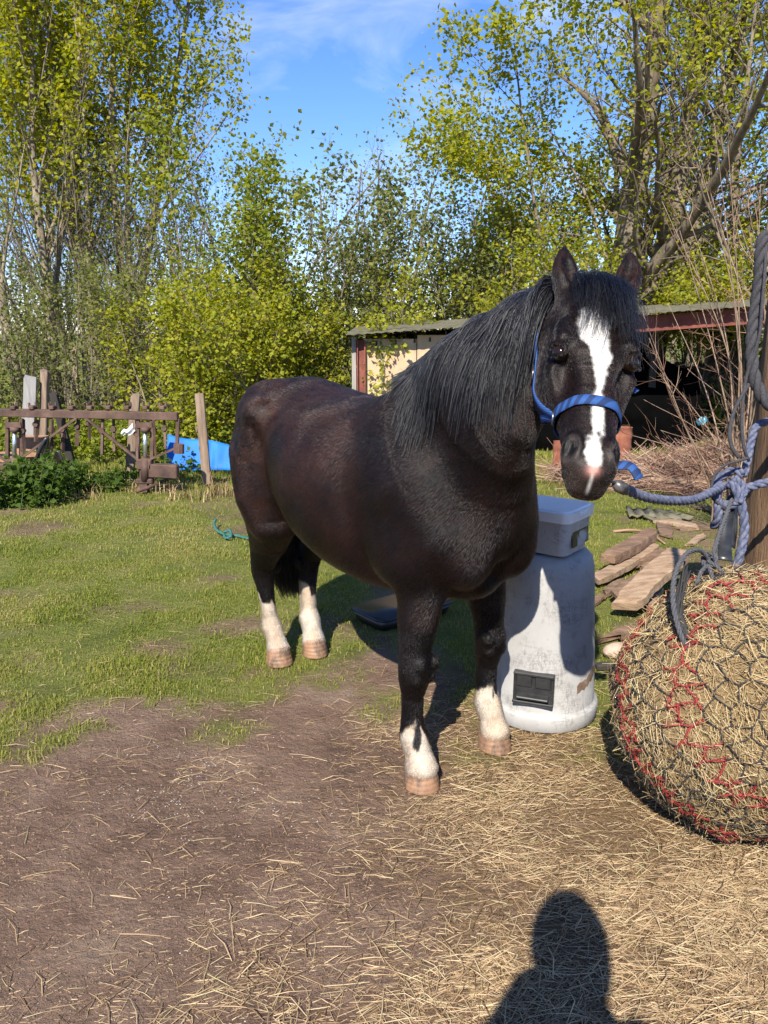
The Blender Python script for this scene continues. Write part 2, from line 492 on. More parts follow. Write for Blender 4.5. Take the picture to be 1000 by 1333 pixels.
class Field:
    def __init__(s, lo, hi, h):
        s.h = h; s.lo = np.array(lo, float)
        s.n = np.ceil((np.array(hi) - s.lo) / h).astype(int) + 1
        s.f = np.full(s.n, 0.5, np.float32)
        s.ax = [(s.lo[k] + h * np.arange(s.n[k])).astype(np.float32) for k in range(3)]
    def region(s, lo, hi):
        a = np.clip(np.floor((np.array(lo) - s.lo) / s.h).astype(int), 0, s.n - 1)
        b = np.clip(np.ceil((np.array(hi) - s.lo) / s.h).astype(int) + 1, 1, s.n)
        sl = tuple(slice(a[k], b[k]) for k in range(3))
        X = s.ax[0][sl[0]][:, None, None]; Y = s.ax[1][sl[1]][None, :, None]; Z = s.ax[2][sl[2]][None, None, :]
        return sl, X, Y, Z
    def union(s, sl, g, k):
        a = s.f[sl]
        hh = np.maximum(k - np.abs(a - g), 0) / k
        s.f[sl] = np.minimum(a, g) - hh * hh * k * 0.25
    def carve(s, sl, g, k):
        a = s.f[sl]; g = -g
        hh = np.maximum(k - np.abs(a - g), 0) / k
        s.f[sl] = np.maximum(a, g) + hh * hh * k * 0.25
    def ell(s, c, r, k=0.03, R=None, carve=False):
        """ellipsoid at c, radii r along the rows of R"""
        c = np.array(c, float); m = max(r) + k + s.h * 2
        sl, X, Y, Z = s.region(c - m, c + m)
        dx, dy, dz = X - c[0], Y - c[1], Z - c[2]
        if R is None:
            a, b, e = dx / r[0], dy / r[1], dz / r[2]
        else:
            R = np.array(R, float)
            a = (dx * R[0][0] + dy * R[0][1] + dz * R[0][2]) / r[0]
            b = (dx * R[1][0] + dy * R[1][1] + dz * R[1][2]) / r[1]
            e = (dx * R[2][0] + dy * R[2][1] + dz * R[2][2]) / r[2]
        rho = np.sqrt(a * a + b * b + e * e) + 1e-6
        L = np.sqrt(dx * dx + dy * dy + dz * dz) + 1e-6
        g = np.maximum(L * (1 - 1 / rho), -min(r)).astype(np.float32)
        (s.carve if carve else s.union)(sl, g, k)
    def loft(s, pts, wid, up, dn, upv, k=0.04, p=2.0, carve=False, cap=None):
        pts = np.asarray(pts, float); m = len(pts)
        wid, up, dn = [np.asarray(q, float) for q in (wid, up, dn)]
        upv = np.asarray(upv, float)
        if upv.ndim == 1: upv = np.repeat(upv[None], m, 0)
        mg = max(wid.max(), up.max(), dn.max()) + k + 2 * s.h
        sl, X, Y, Z = s.region(pts.min(0) - mg, pts.max(0) + mg)
        best = None
        for i in range(m - 1):
            a, d = pts[i], pts[i + 1] - pts[i]
            t = np.clip(((X - a[0]) * d[0] + (Y - a[1]) * d[1] + (Z - a[2]) * d[2]) / (d @ d), 0, 1)
            q = (X - a[0] - t * d[0]) ** 2 + (Y - a[1] - t * d[1]) ** 2 + (Z - a[2] - t * d[2]) ** 2
            if best is None: best, u = q, t
            else:
                w = q < best
                best = np.where(w, q, best); u = np.where(w, t + i, u)
        k0 = np.minimum(u.astype(np.int32), m - 2); fr = u - k0
        tn = np.gradient(pts, axis=0); tn /= np.linalg.norm(tn, axis=1)[:, None]
        U = upv - (upv * tn).sum(1)[:, None] * tn; U /= np.linalg.norm(U, axis=1)[:, None]
        def ip(arr): return (arr[k0] * (1 - fr) + arr[k0 + 1] * fr)
        dx = X - ip(pts[:, 0]); dy = Y - ip(pts[:, 1]); dz = Z - ip(pts[:, 2])
        ux, uy, uz = ip(U[:, 0]), ip(U[:, 1]), ip(U[:, 2])
        tx, ty, tz = ip(tn[:, 0]), ip(tn[:, 1]), ip(tn[:, 2])
        b = dx * ux + dy * uy + dz * uz
        e = dx * tx + dy * ty + dz * tz
        L2 = dx * dx + dy * dy + dz * dz
        a2 = np.maximum(L2 - b * b - e * e, 0)
        ww = ip(wid); rb = np.where(b > 0, ip(up), ip(dn))
        cr = np.minimum(ww, rb) if cap is None else cap
        if p == 2.0:
            rho = np.sqrt(a2 / ww ** 2 + (b / rb) ** 2 + (e / cr) ** 2) + 1e-6
        else:
            rho = (np.sqrt(a2) / ww) ** p + (np.abs(b) / rb) ** p + (np.abs(e) / cr) ** p
            rho = rho ** (1 / p) + 1e-6
        L = np.sqrt(L2) + 1e-6
        g = np.maximum(L * (1 - 1 / rho), -np.minimum(ww, rb)).astype(np.float32)
        (s.carve if carve else s.union)(sl, g, k)
    def capsule(s, a, b, r0, r1, k=0.02, carve=False):
        s.loft([a, b], [r0, r1], [r0, r1], [r0, r1], np.array([0.31, 0.52, 0.79]), k, carve=carve)
    def sample(s, p):
        q = (np.asarray(p) - s.lo) / s.h
        q = np.clip(q, 0.001, s.n - 1.001)
        i = q.astype(int); t = (q - i).astype(np.float32)
        r = 0
        for a in (0, 1):
            for b in (0, 1):
                for c in (0, 1):
                    wt = (t[:, 0] if a else 1 - t[:, 0]) * (t[:, 1] if b else 1 - t[:, 1]) * (t[:, 2] if c else 1 - t[:, 2])
                    r = r + wt * s.f[i[:, 0] + a, i[:, 1] + b, i[:, 2] + c]
        return r
    def grad(s, p):
        e = s.h * 1.5
        g = np.stack([s.sample(p + np.array(d) * e) - s.sample(p - np.array(d) * e) for d in ((1, 0, 0), (0, 1, 0), (0, 0, 1))], -1)
        return g / (np.linalg.norm(g, axis=1)[:, None] + 1e-9)
    def mesh(s):
        f = s.f; ins = f < 0
        c = [ins[a:ins.shape[0] - 1 + a, b:ins.shape[1] - 1 + b, e:ins.shape[2] - 1 + e] for a in (0, 1) for b in (0, 1) for e in (0, 1)]
        allin = c[0].copy(); anyin = c[0].copy()
        for q in c[1:]: allin &= q; anyin |= q
        act = anyin & ~allin
        idx = np.argwhere(act)
        ids = np.full(act.shape, -1, np.int32); ids[act] = np.arange(len(idx))
        val = {}
        for a in (0, 1):
            for b in (0, 1):
                for e in (0, 1): val[a, b, e] = f[idx[:, 0] + a, idx[:, 1] + b, idx[:, 2] + e]
        pos = np.zeros((len(idx), 3)); cnt = np.zeros(len(idx))
        corners = list(val)
        for i1 in corners:
            for ax in range(3):
                if i1[ax] == 0:
                    i2 = list(i1); i2[ax] = 1; i2 = tuple(i2)
                    v1, v2 = val[i1], val[i2]
                    cr = (v1 < 0) != (v2 < 0)
                    t = np.where(cr, v1 / np.where(cr, v1 - v2, 1), 0)
                    q = np.repeat(np.array(i1, float)[None], len(idx), 0); q[:, ax] += t
                    pos += q * cr[:, None]; cnt += cr
        V = (idx + pos / cnt[:, None]) * s.h + s.lo
        faces = []
        for ax in range(3):
            b, c2 = [(1, 2), (2, 0), (0, 1)][ax]
            sh = [slice(None)] * 3; sh2 = [slice(None)] * 3
            sh[ax] = slice(0, -1); sh2[ax] = slice(1, None)
            A, B = ins[tuple(sh)], ins[tuple(sh2)]
            e = np.argwhere(A != B)
            e = e[(e[:, b] > 0) & (e[:, c2] > 0) & (e[:, b] < act.shape[b]) & (e[:, c2] < act.shape[c2])]
            db = np.zeros(3, int); db[b] = 1; dc = np.zeros(3, int); dc[c2] = 1
            def g(q): return ids[q[:, 0], q[:, 1], q[:, 2]]
            q = np.stack([g(e - db - dc), g(e - dc), g(e), g(e - db)], -1)
            fl = ~ins[e[:, 0], e[:, 1], e[:, 2]]
            q[fl] = q[fl][:, ::-1]
            faces.append(q[(q >= 0).all(1)])
        return V, np.concatenate(faces)

EYES = []
FD = Field((-0.92, -0.46, -0.01), (1.32, 0.40, 1.80), 0.0052)

# ---- head frame
POLL = HL(P(781, 362, 1.93))
_f = Vector((-0.28, -1.0, 0)).normalized()
_pit, _rol, _yaw = math.radians(41), math.radians(3.5), math.radians(18.0)
_ax = (_f * math.sin(_pit) + Vector((0, 0, -1)) * math.cos(_pit))
_nn = (_f * math.cos(_pit) + Vector((0, 0, 1)) * math.sin(_pit))
_ss = _ax.cross(_nn)           # towards the pony's left
_R = Matrix.Rotation(_rol, 3, _f) @ Matrix.Rotation(-_yaw, 3, _ax)
HT, HN, HS = [HLd(_R @ q) for q in (_ax, _nn, _ss)]
if np.dot(HS, HLd((1, 0, 0))) < 0: HS = -HS      # the pony's left is the viewer's right
HB = np.stack([HT, HN, HS])
HK = 1.10                      # head scale
HT_X = np.array([-.3, 0, .19, .24, .70]); HT_Y = np.array([-.3, 0, .205, .246, .604])
def hp(t, n, s): return POLL + HK * (float(np.interp(t, HT_X, HT_Y)) * HT + n * HN + s * HS)

# torso
TX = np.array([-.745, -.715, -.66, -.575, -.46, -.34, -.20, -.05, .10, .25, .38, .50, .60, .68, .73])
TT = np.array([1.00, 1.12, 1.205, 1.262, 1.290, 1.282, 1.255, 1.235, 1.232, 1.25, 1.275, 1.25, 1.16, 1.04, .96])
TB = np.array([.86, .76, .72, .71, .72, .73, .69, .635, .595, .58, .59, .61, .65, .72, .80])
TW = np.array([.04, .11, .17, .215, .235, .240, .285, .330, .337, .315, .275, .245, .22, .175, .06])
xs = np.linspace(TX[0], TX[-1], 60)
def sm(a):
    q = np.interp(xs, TX, a)
    for _ in range(3): q[1:-1] = (q[:-2] + 2 * q[1:-1] + q[2:]) / 4
    return q
tt, tb, tw = sm(TT), sm(TB), sm(TW)
zc = tb + (tt - tb) * 0.50
sl, X, Y, Z = FD.region((-.92, -.46, .40), (.85, .46, 1.42))
xx = np.clip(X, TX[0], TX[-1])
Wd, Tp, Bt, Zc = [np.interp(xx, xs, q) for q in (tw, tt, tb, zc)]
ex = (X - xx)
dz = Z - Zc
hz = np.where(dz > 0, Tp - Zc, Zc - Bt)
pw = 2.25
rho = ((np.abs(Y) / Wd) ** pw + (np.abs(dz) / hz) ** pw + (np.abs(ex) / 0.05) ** pw) ** (1 / pw) + 1e-6
L = np.sqrt(Y * Y + dz * dz + ex * ex) + 1e-6
FD.union(sl, np.maximum(L * (1 - 1 / rho), -.2).astype(np.float32), 0.02)
# slight furrow along the spine of the rump
# haunches, hips, shoulder
for sg in (-1, 1):
    FD.ell((-.52, sg * .120, 1.08), (.16, .130, .19), .06)
    FD.ell((-.48, sg * .145, .90), (.17, .115, .23), .05)
    FD.ell((-.60, sg * .09, .93), (.09, .11, .22), .08)
    FD.ell((-.40, sg * .225, 1.155), (.06, .055, .06), .08)         # point of hip
    FD.loft([(.40, sg * .15, 1.20), (.53, sg * .175, 1.0), (.635, sg * .15, .86)], [.06, .095, .08], [.09, .13, .09], [.09, .13, .10], (1, 0, .4), .09)
    FD.ell((.50, sg * .18, .79), (.125, .085, .12), .07)            # triceps
    FD.ell((.665, sg * .090, .82), (.105, .095, .125), .028)           # pectorals
    FD.loft([(-.37, sg * .285, 1.10), (-.325, sg * .305, .95), (-.30, sg * .30, .80), (-.26, sg * .25, .69)], [.020, .028, .028, .02], [.03, .045, .045, .03], [.03, .045, .045, .03], (0, 1, 0), .05, carve=True)   # flank
FD.ell((.60, 0, .70), (.10, .10, .07), .04)
for sg in (-1, 1):
    FD.loft([(.30, sg * .325, 1.12), (.345, sg * .335, .96), (.37, sg * .31, .80), (.36, sg * .26, .68)], [.010, .014, .016, .014], [.014, .02, .024, .02], [.014, .02, .024, .02], (0, 1, 0), .07, carve=True)   # behind the shoulder
    FD.loft([(-.40, sg * .20, 1.12), (-.47, sg * .275, .98), (-.46, sg * .27, .80), (-.42, sg * .22, .68)], [.03] * 4, [.03] * 4, [.03] * 4, (1, 0, 0), .09)     # thigh muscle

# neck
nb0 = np.array([.40, 0, .99]); nb1 = np.array([.60, 0, 1.10])
nmid = np.array([.77, -.085, 1.28])
nend = hp(.070, -.105, -.022)
nq = np.array(nend) + HLd((-.085, .125, -.045))
NS = spline([nb0, nb1, nmid, nq, nend], 13)
q = np.linspace(0, 1, 13)
nw = np.interp(q, [0, .25, .5, .75, 1], [.18, .165, .100, .075, .066])
nu = np.interp(q, [0, .25, .5, .75, 1], [.27, .275, .23, .155, .085])
ndn = np.interp(q, [0, .25, .5, .75, 1], [.25, .25, .19, .125, .075])
NUP = np.array([-.62, 0, .78])
uv = np.stack([NUP * (1 - a) + np.array(-HT * .9 - HN * .35) * a for a in np.clip((q - .45) / .55, 0, 1)])
FD.loft(NS, nw, nu, ndn, uv, .15)

# head
ht = np.array([-.025, .03, .09, .15, .20, .26, .32, .38, .44, .495, .54, .572])
hf = np.array([-.060, -.022, .000, .006, .004, -.004, -.012, -.018, -.020, -.022, -.036, -.062])
hj = np.array([-.100, -.125, -.170, -.212, -.228, -.208, -.172, -.146, -.134, -.136, -.132, -.112])
hw = np.array([.054, .077, .090, .096, .094, .081, .069, .059, .0525, .0515, .050, .040])
hc_ = hf + (hj - hf) * .45
FD.loft([hp(a, b, 0) for a, b in zip(ht, hc_)], hw * HK, (hf - hc_) * HK, (hc_ - hj) * HK, HN, .045, p=2.35)
for sg in (-1, 1):
    FD.ell(hp(.185, -.135, sg * .066), (.100 * HK, .085 * HK, .034 * HK), .035, HB)       # cheek
    FD.capsule(hp(.225, -.062, sg * .088), hp(.33, -.080, sg * .060), .012, .008, .03)       # facial crest
    FD.capsule(hp(.120, -.026, sg * .074), hp(.165, -.012, sg * .076), .018, .018, .03)     # brow
    FD.ell(hp(.285, -.035, sg * .066), (.06, .022, .02), .03, HB, carve=True)                # hollow before the cheek
    FD.ell(hp(.085, -.035, sg * .088), (.035, .022, .016), .03, HB, carve=True)              # temple
    eo = .80 * sg * HS + .60 * HN; eo /= np.linalg.norm(eo)                                  # the eye looks out and forward
    ew = np.cross(HT, eo) * -sg; ew = ew if np.dot(ew, HN) > 0 else -ew
    elx = .90 * ew + .42 * HT; elx /= np.linalg.norm(elx); ely = -(HT - elx * np.dot(HT, elx)); ely /= np.linalg.norm(ely)
    ec_ = hp(.196, -.030, sg * .075)
    FD.ell(ec_ + eo * .022, (.0235, .0155, .022), .010, np.stack([elx, ely, eo]), carve=True)
    EYES.append((ec_ + eo * .0015, np.stack([elx, ely, eo])))
    arc = [ec_ + elx * .026 * math.cos(a) + ely * (.003 + .0165 * math.sin(a)) + eo * (.014 + .011 * math.sin(a)) for a in np.linspace(-.1, math.pi + .1, 10)]
    FD.loft(arc, [.0055] * 10, [.0055] * 10, [.0055] * 10, eo, .007)
    arc = [ec_ + elx * .026 * math.cos(a) - ely * (.001 + .0135 * math.sin(a)) + eo * (.014 + .006 * math.sin(a)) for a in np.linspace(0, math.pi, 10)]
    FD.loft(arc, [.0045] * 10, [.0045] * 10, [.0045] * 10, eo, .007)
    FD.ell(hp(.498, -.050, sg * .040), (.042, .036, .022), .02, HB)                          # nostril wing
    FD.ell(hp(.492, -.026, sg * .049), (.026, .020, .014), .008, HB, carve=True)
    FD.ell(hp(.516, -.034, sg * .053), (.020, .020, .012), .010, HB, carve=True)
    FD.capsule(hp(.566, -.108, sg * .004), hp(.485, -.118, sg * .052), .004, .004, .008, carve=True)
FD.ell(hp(.545, -.065, 0), (.038, .045, .047), .025, HB)      # upper lip
FD.ell(hp(.545, -.122, 0), (.032, .022, .036), .015, HB)     # lower lip
FD.ell(hp(.515, -.138, 0), (.030, .022, .027), .02, HB)      # chin
FD.ell(hp(.02, -.05, 0), (.05, .05, .06), .04, HB)           # poll
for sg in (-1, 1):
    es = np.linspace(0, 1, 7)
    e0 = -.022 if sg * np.dot(HS, HLd((1, 0, 0))) > 0 else -.006
    ep = [hp(e0 + .022 - .140 * e, -.060 + .022 * math.sin(e * 2.2) , sg * (.066 + .014 * math.sin(e * 1.9)) + .006) for e in es]
    FD.loft(ep, [.026, .032, .034, .032, .026, .017, .006], [.024, .026, .026, .023, .018, .012, .005], [.024, .026, .026, .023, .018, .012, .005], HN, .02)
    ec = [hp(e0 - .008 - .102 * e, -.032 + .020 * math.sin(e * 2.0 + .2), sg * (.065 + .014 * math.sin(e * 1.9) - .004) + .006) for e in es]
    FD.loft(ec, [.009, .018, .023, .022, .017, .010, .003], [.030, .030, .030, .028, .024, .018, .012], [.016, .020, .022, .022, .019, .014, .006], HN, .008, carve=True)

# legs
HOOF = {}
for nm, hx, hy in (("FR", .577, -.178), ("FL", .545, .186), ("RR", -.56, -.092), ("RL", -.55, .09)):
    HOOF[nm] = (hx, hy)
def leg(st, hx, hy, ytop, beef):
    a = np.array(st)
    z = a[:, 0]
    y = np.interp(z, [.08, .45, .75], [hy, hy * .6 + ytop * .4 if abs(hy) < abs(ytop) else hy, ytop])
    pts = np.stack([hx + a[:, 1], y, z], 1)
    lo = z < .60
    bf = np.where(lo, beef, 1.0)
    FD.loft(pts, a[:, 4] * bf, a[:, 2] * bf, a[:, 3] * bf, (1, 0, 0), .045)
HIND = [(.98, .05, .19, .19, .12), (.82, .075, .185, .175, .12), (.71, .085, .150, .140, .105), (.61, .035, .105, .095, .080), (.53, -.020, .070, .066, .056),
        (.47, -.058, .056, .058, .047), (.42, -.068, .050, .056, .044), (.36, -.062, .038, .042, .035), (.28, -.055, .031, .037, .029), (.215, -.048, .032, .040, .030),
        (.165, -.038, .043, .048, .040), (.115, -.012, .039, .040, .037), (.07, .004, .048, .046, .045)]
FORE = [(.96, -.04, .11, .13, .085), (.80, -.04, .10, .125, .082), (.68, -.035, .080, .088, .070), (.57, -.035, .064, .062, .056), (.47, -.032, .049, .045, .044),
        (.41, -.030, .054, .042, .048), (.36, -.032, .045, .042, .043), (.31, -.036, .033, .036, .031), (.24, -.036, .031, .036, .029), (.205, -.034, .034, .040, .032),
        (.165, -.026, .043, .049, .041), (.115, -.004, .040, .041, .038), (.07, .012, .050, .047, .047)]
leg(FORE, *HOOF["FR"], -.135, 1.12); leg(FORE, *HOOF["FL"], .140, 1.12)
leg(HIND, *HOOF["RR"], -.155, 1.10); leg(HIND, *HOOF["RL"], .155, 1.10)
for nm, sg in (("RR", -1), ("RL", 1)):      # point of hock
    hx, hy = HOOF[nm]
    FD.ell((hx - .115, hy * .8 + sg * .155 * .2, .475), (.028, .026, .05), .04)
for nm in ("FR", "FL"):
    hx, hy = HOOF[nm]
    FD.ell((hx - .066, hy, .372), (.015, .020, .03), .025)
for nm in ("FR", "FL"):
    hx, hy = HOOF[nm]
    for sg in (-1, 1):
        FD.ell((hx + .012, hy * .9 + sg * .030, .43), (.022, .018, .026), .015); FD.ell((hx + .008, hy * .95 + sg * .028, .385), (.020, .018, .020), .015)
        FD.ell((hx - .030, hy + sg * .026, .178), (.018, .014, .02), .012)
    FD.loft([(hx - .066, hy, .33), (hx - .070, hy, .26), (hx - .064, hy, .20)], [.012] * 3, [.010] * 3, [.010] * 3, (1, 0, 0), .012)     # tendon
for nm in ("RR", "RL"):
    hx, hy = HOOF[nm]
    for sg in (-1, 1): FD.ell((hx - .045, hy + sg * .026, .176), (.018, .014, .02), .012); FD.ell((hx - .05, hy * .95 + sg * .034, .44), (.024, .016, .03), .015)
    FD.loft([(hx - .100, hy, .36), (hx - .096, hy, .27), (hx - .090, hy, .20)], [.012] * 3, [.010] * 3, [.010] * 3, (1, 0, 0), .012)
# dock
FD.loft([(-.70, 0, 1.14), (-.735, .01, 1.07), (-.735, .05, .93), (-.71, .09, .82)], [.04, .035, .03, .02], [.04, .035, .03, .02], [.04, .035, .03, .02], (0, 1, 0), .04)

BV, BF = FD.mesh()
# the surface without the faint grid steps
def relax(V, F_, it, lam=.5, mu=-.52):
    e = np.concatenate([F_[:, [0, 1]], F_[:, [1, 2]], F_[:, [2, 3]], F_[:, [3, 0]]])
    deg = np.bincount(e.ravel(), minlength=len(V)).astype(float)[:, None]
    for k in range(it * 2):
        a = np.zeros_like(V)
        for c in range(3):
            a[:, c] = np.bincount(e[:, 0], V[e[:, 1], c], len(V)) + np.bincount(e[:, 1], V[e[:, 0], c], len(V))
        V = V + (lam if k % 2 == 0 else mu) * (a / deg - V)
    return V
BV = relax(BV, BF, 2)

# ---- colouring of the coat
def vnoise(p, seed):
    i = np.floor(p).astype(np.int64); f = p - i; f = f * f * (3 - 2 * f)
    r = 0
    for a in (0, 1):
        for b in (0, 1):
            for c in (0, 1):
                h = (i[:, 0] + a) * 374761393 + (i[:, 1] + b) * 668265263 + (i[:, 2] + c) * 2147483647 + seed * 1274126177
                h = (h ^ (h >> 13)) * 1274126177 & 0xFFFFFFFF
                h = (h ^ (h >> 16)) & 0xFFFF
                r = r + (f[:, 0] if a else 1 - f[:, 0]) * (f[:, 1] if b else 1 - f[:, 1]) * (f[:, 2] if c else 1 - f[:, 2]) * (h / 65535.0)
    return r * 2 - 1
def fbm(p, sc, seed=0.0, oct_=4):
    """lattice noise, vectorised, about -1..1"""
    o = 0; amp = 1.0; tot = 0
    for k in range(oct_):
        o = o + amp * vnoise(p * sc * .4 * 2 ** k + 17.3 * k + seed * 31, int(seed * 10) + k); tot += amp; amp *= .55
    return o / tot * 1.6
def coat_colour(V):
    n = len(V)
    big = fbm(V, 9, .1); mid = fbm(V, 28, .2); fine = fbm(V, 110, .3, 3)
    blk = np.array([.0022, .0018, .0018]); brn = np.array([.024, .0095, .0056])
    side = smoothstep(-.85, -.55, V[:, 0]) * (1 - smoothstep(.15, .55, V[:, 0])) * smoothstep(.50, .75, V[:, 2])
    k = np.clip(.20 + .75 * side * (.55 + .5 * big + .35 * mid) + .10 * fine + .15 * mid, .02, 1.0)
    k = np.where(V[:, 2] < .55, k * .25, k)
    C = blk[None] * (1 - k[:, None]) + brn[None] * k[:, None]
    white = np.array([.37, .315, .25])
    # stockings
    for nm, (hx, hy) in HOOF.items():
        near = (np.hypot(V[:, 0] - hx + .03, V[:, 1] - hy) < .14) & (V[:, 2] < .5)
        zt = {"FR": .185, "FL": .225, "RR": .285, "RL": .30}[nm]
        edge = zt + .030 * mid + .022 * fine + .035 * np.sin(3 * np.arctan2(V[:, 1] - hy, V[:, 0] - hx) + len(nm) + hx * 9)
        m = near * smoothstep(.012, -.012, V[:, 2] - edge)
        wc = white[None] * (1 + .16 * fine[:, None]) * (1 - .35 * smoothstep(.35, .9, fbm(V, 45, .9))[:, None] * np.array([.7, .9, 1.0])[None]) * (1 - .22 * smoothstep(.0, .6, mid + .3)[:, None] * np.array([.5, .8, 1.1])[None])
        C = C * (1 - m[:, None]) + wc * m[:, None]
    # blaze and snip
    q = (V - POLL) / HK
    t, nn_, s = np.interp(q @ HT, HT_Y, HT_X), q @ HN, q @ HS
    on = (t > -.02) & (t < .62) & (np.abs(s) < .12) & (nn_ > -.30)
    front = smoothstep(-.085, -.055, nn_)
    hwid = np.interp(t, [.03, .08, .12, .165, .20, .25, .30, .36, .44, .49, .525, .545, .57], [.008, .022, .031, .033, .022, .0145, .0135, .0125, .0115, .015, .019, .016, .002])
    cen = np.interp(t, [0, .12, .17, .22, .30, .44, .55], [-.008, -.010, -.008, .006, .007, .002, -.002])
    rag = .008 * fine + .006 * mid
    # the left edge steps in below the eye
    m = on * front * smoothstep(.0045, -.0045, np.abs(s - cen) - hwid + rag * (hwid > .006))
    spot = np.exp(-(((t - .452) / .007) ** 2 + ((s - .006) / .0045) ** 2))
    m = m * (1 - np.clip(spot * 1.3, 0, 1))
    wc = np.array([.42, .405, .375])[None] * (1 + .08 * fine[:, None])
    C = C * (1 - m[:, None]) + wc * m[:, None]
    pink = on * np.exp(-(((t - .562) / .011) ** 2 + ((s + .002) / .012) ** 2)) * front
    pk = np.clip(pink * 1.05 + .15 * np.exp(-(((t - .54) / .02) ** 2 + (s / .02) ** 2)) * m, 0, 1)
    C = C * (1 - pk[:, None]) + np.array([.43, .21, .17])[None] * pk[:, None]
    nd_ = np.sqrt(((t - .496) / .030) ** 2 + ((nn_ + .030) / .030) ** 2 + ((np.abs(s) - .053) / .017) ** 2)
    C = np.where((on & (nd_ < .85))[:, None], .0012, C)  # nostril hollow painted black, its shade put into the colour
    C = C + (on * np.exp(-((nd_ - 1.25) / .25) ** 2) * (1 - m))[:, None] * np.array([.020, .017, .015])[None]
    # mealy muzzle and lips
    mz = on * smoothstep(.47, .545, t) * (1 - np.clip(m + pk, 0, 1)) * (.5 + .5 * mid)
    C = C + mz[:, None] * np.array([.016, .013, .011])[None]
    # pale hairs inside the ears
    ear = (t < -.02) & (np.abs(s) > .05)
    C = np.where(ear[:, None] & (fine > -.1)[:, None], C + np.array([.008, .004, .0025])[None], C)
    return np.clip(C, 0, 1)
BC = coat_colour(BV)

def coat_material(name, fur=False):
    m, n, b = new_mat(name)
    at = nd(n, "ShaderNodeAttribute", attribute_name="col")
    n.links.new(at.outputs["Color"], b.inputs["Base Color"])
    b.inputs["Roughness"].default_value = .48
    b.inputs["Specular IOR Level"].default_value = .15
    b.inputs["Sheen Weight"].default_value = .0
    b.inputs["Sheen Roughness"].default_value = .4
    b.inputs["Sheen Tint"].default_value = (.75, .62, .55, 1)
    t = nd(n, "ShaderNodeTexCoord")
    mp = nd(n, "ShaderNodeMapping"); mp.inputs["Scale"].default_value = (60, 140, 60); mp.inputs["Rotation"].default_value = (0, .5, 0)
    n.links.new(t.outputs["Object"], mp.inputs["Vector"])
    nz = nd(n, "ShaderNodeTexNoise", Scale=1.0, Detail=5, Roughness=.65, Distortion=.8)
    n.links.new(mp.outputs["Vector"], nz.inputs["Vector"])
    bp = nd(n, "ShaderNodeBump", Strength=.25, Distance=.006)
    n.links.new(nz.outputs["Fac"], bp.inputs["Height"])
    n.links.new(bp.outputs["Normal"], b.inputs["Normal"])
    return m
M_COAT = coat_material("black brown coat")

pony = empty("pony")
pony.matrix_world = H_M
tag(pony, "black pony with a white blaze and white socks standing tied in a blue headcollar", "pony")
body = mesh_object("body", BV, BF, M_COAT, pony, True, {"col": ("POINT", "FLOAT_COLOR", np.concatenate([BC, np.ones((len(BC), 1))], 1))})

# hooves
M_HOOF = noisy_mat("hoof horn", [(.3, (.15, .085, .05)), (.46, (.27, .150, .085)), (.60, (.21, .12, .07)), (.74, (.08, .058, .044))], 13, 7, .55, .5, 70, .003, stretch=(1, 1, .35), dirt=((.07, .05, .036), 26, .46, .68))
for nm, (hx, hy) in HOOF.items():
    mb = MB()
    n_ = 28
    rings = []
    for z, r, cx in [(.0, .060, .012), (.004, .0625, .012)] + [(z_, .0625 - (z_ - .004) * .145, .012 - z_ * .18) for z_ in np.arange(.010, .066, .0045)] + [(.069, .053, .000), (.075, .050, -.002), (.079, .040, -.004)]:
        ring = []
        for k in range(n_):
            a = 2 * math.pi * k / n_
            c, s_ = math.cos(a), math.sin(a)
            rr = r * (1.0 + .10 * max(c, 0) - .06 * max(-c, 0))
            zz = z * (1 + .16 * c) if z > .01 else z
            rr += .0010 * math.sin(z * 420) * (z > .006) + RNG.normal(0, .0006)
            ring.append((hx + cx + rr * c, hy + .94 * rr * s_, zz + .004))
        rings.append(ring)
    v = np.array(rings).reshape(-1, 3)
    i = np.arange(len(rings) - 1)[:, None] * n_ + np.arange(n_)[None]
    j = np.arange(len(rings) - 1)[:, None] * n_ + (np.arange(n_)[None] + 1) % n_
    mb.add(v, np.stack([i, j, j + n_, i + n_], -1).reshape(-1, 4))
    mb.ngon(range(n_ - 1, -1, -1), 0); mb.ngon(range((len(rings) - 1) * n_, len(rings) * n_), 0)
    mb.build("hoof", M_HOOF, pony, True)

# eyes
m_eye, n_, b_ = new_mat("dark wet eye")
b_.inputs["Base Color"].default_value = (.010, .005, .003, 1); b_.inputs["Roughness"].default_value = .10
b_.inputs["Specular IOR Level"].default_value = .35
for c_, B_ in EYES:
    mb = MB()
    R = Matrix([list(B_[0]), list(B_[1]), list(B_[2])]).transposed()
    pr = [(max(1e-4, .0225 * math.sin(a)), -.0225 * math.cos(a)) for a in np.linspace(0.02, math.pi - .02, 16)]
    mb.lathe(pr, c_, 24, R)
    mb.build("eye", m_eye, pony, True)

# ---- hair
def hair_material(name, col, rough=.35, rad=.25):
    m, n, b = new_mat(name)
    n.nodes.remove(b)
    h = n.nodes.new("ShaderNodeBsdfHairPrincipled")
    h.parametrization = 'COLOR'
    h.inputs["Color"].default_value = tuple(col) + (1,)
    h.inputs["Roughness"].default_value = rough
    h.inputs["Radial Roughness"].default_value = rad
    h.inputs["Random Roughness"].default_value = .3
    o = [x for x in n.nodes if x.type == 'OUTPUT_MATERIAL'][0]
    n.links.new(h.outputs[0], o.inputs["Surface"])
    return m, n, h
M_MANE, _, hm_ = hair_material("black mane hair", (.006, .006, .008), .30, .30)
hm_.inputs["IOR"].default_value = 1.31

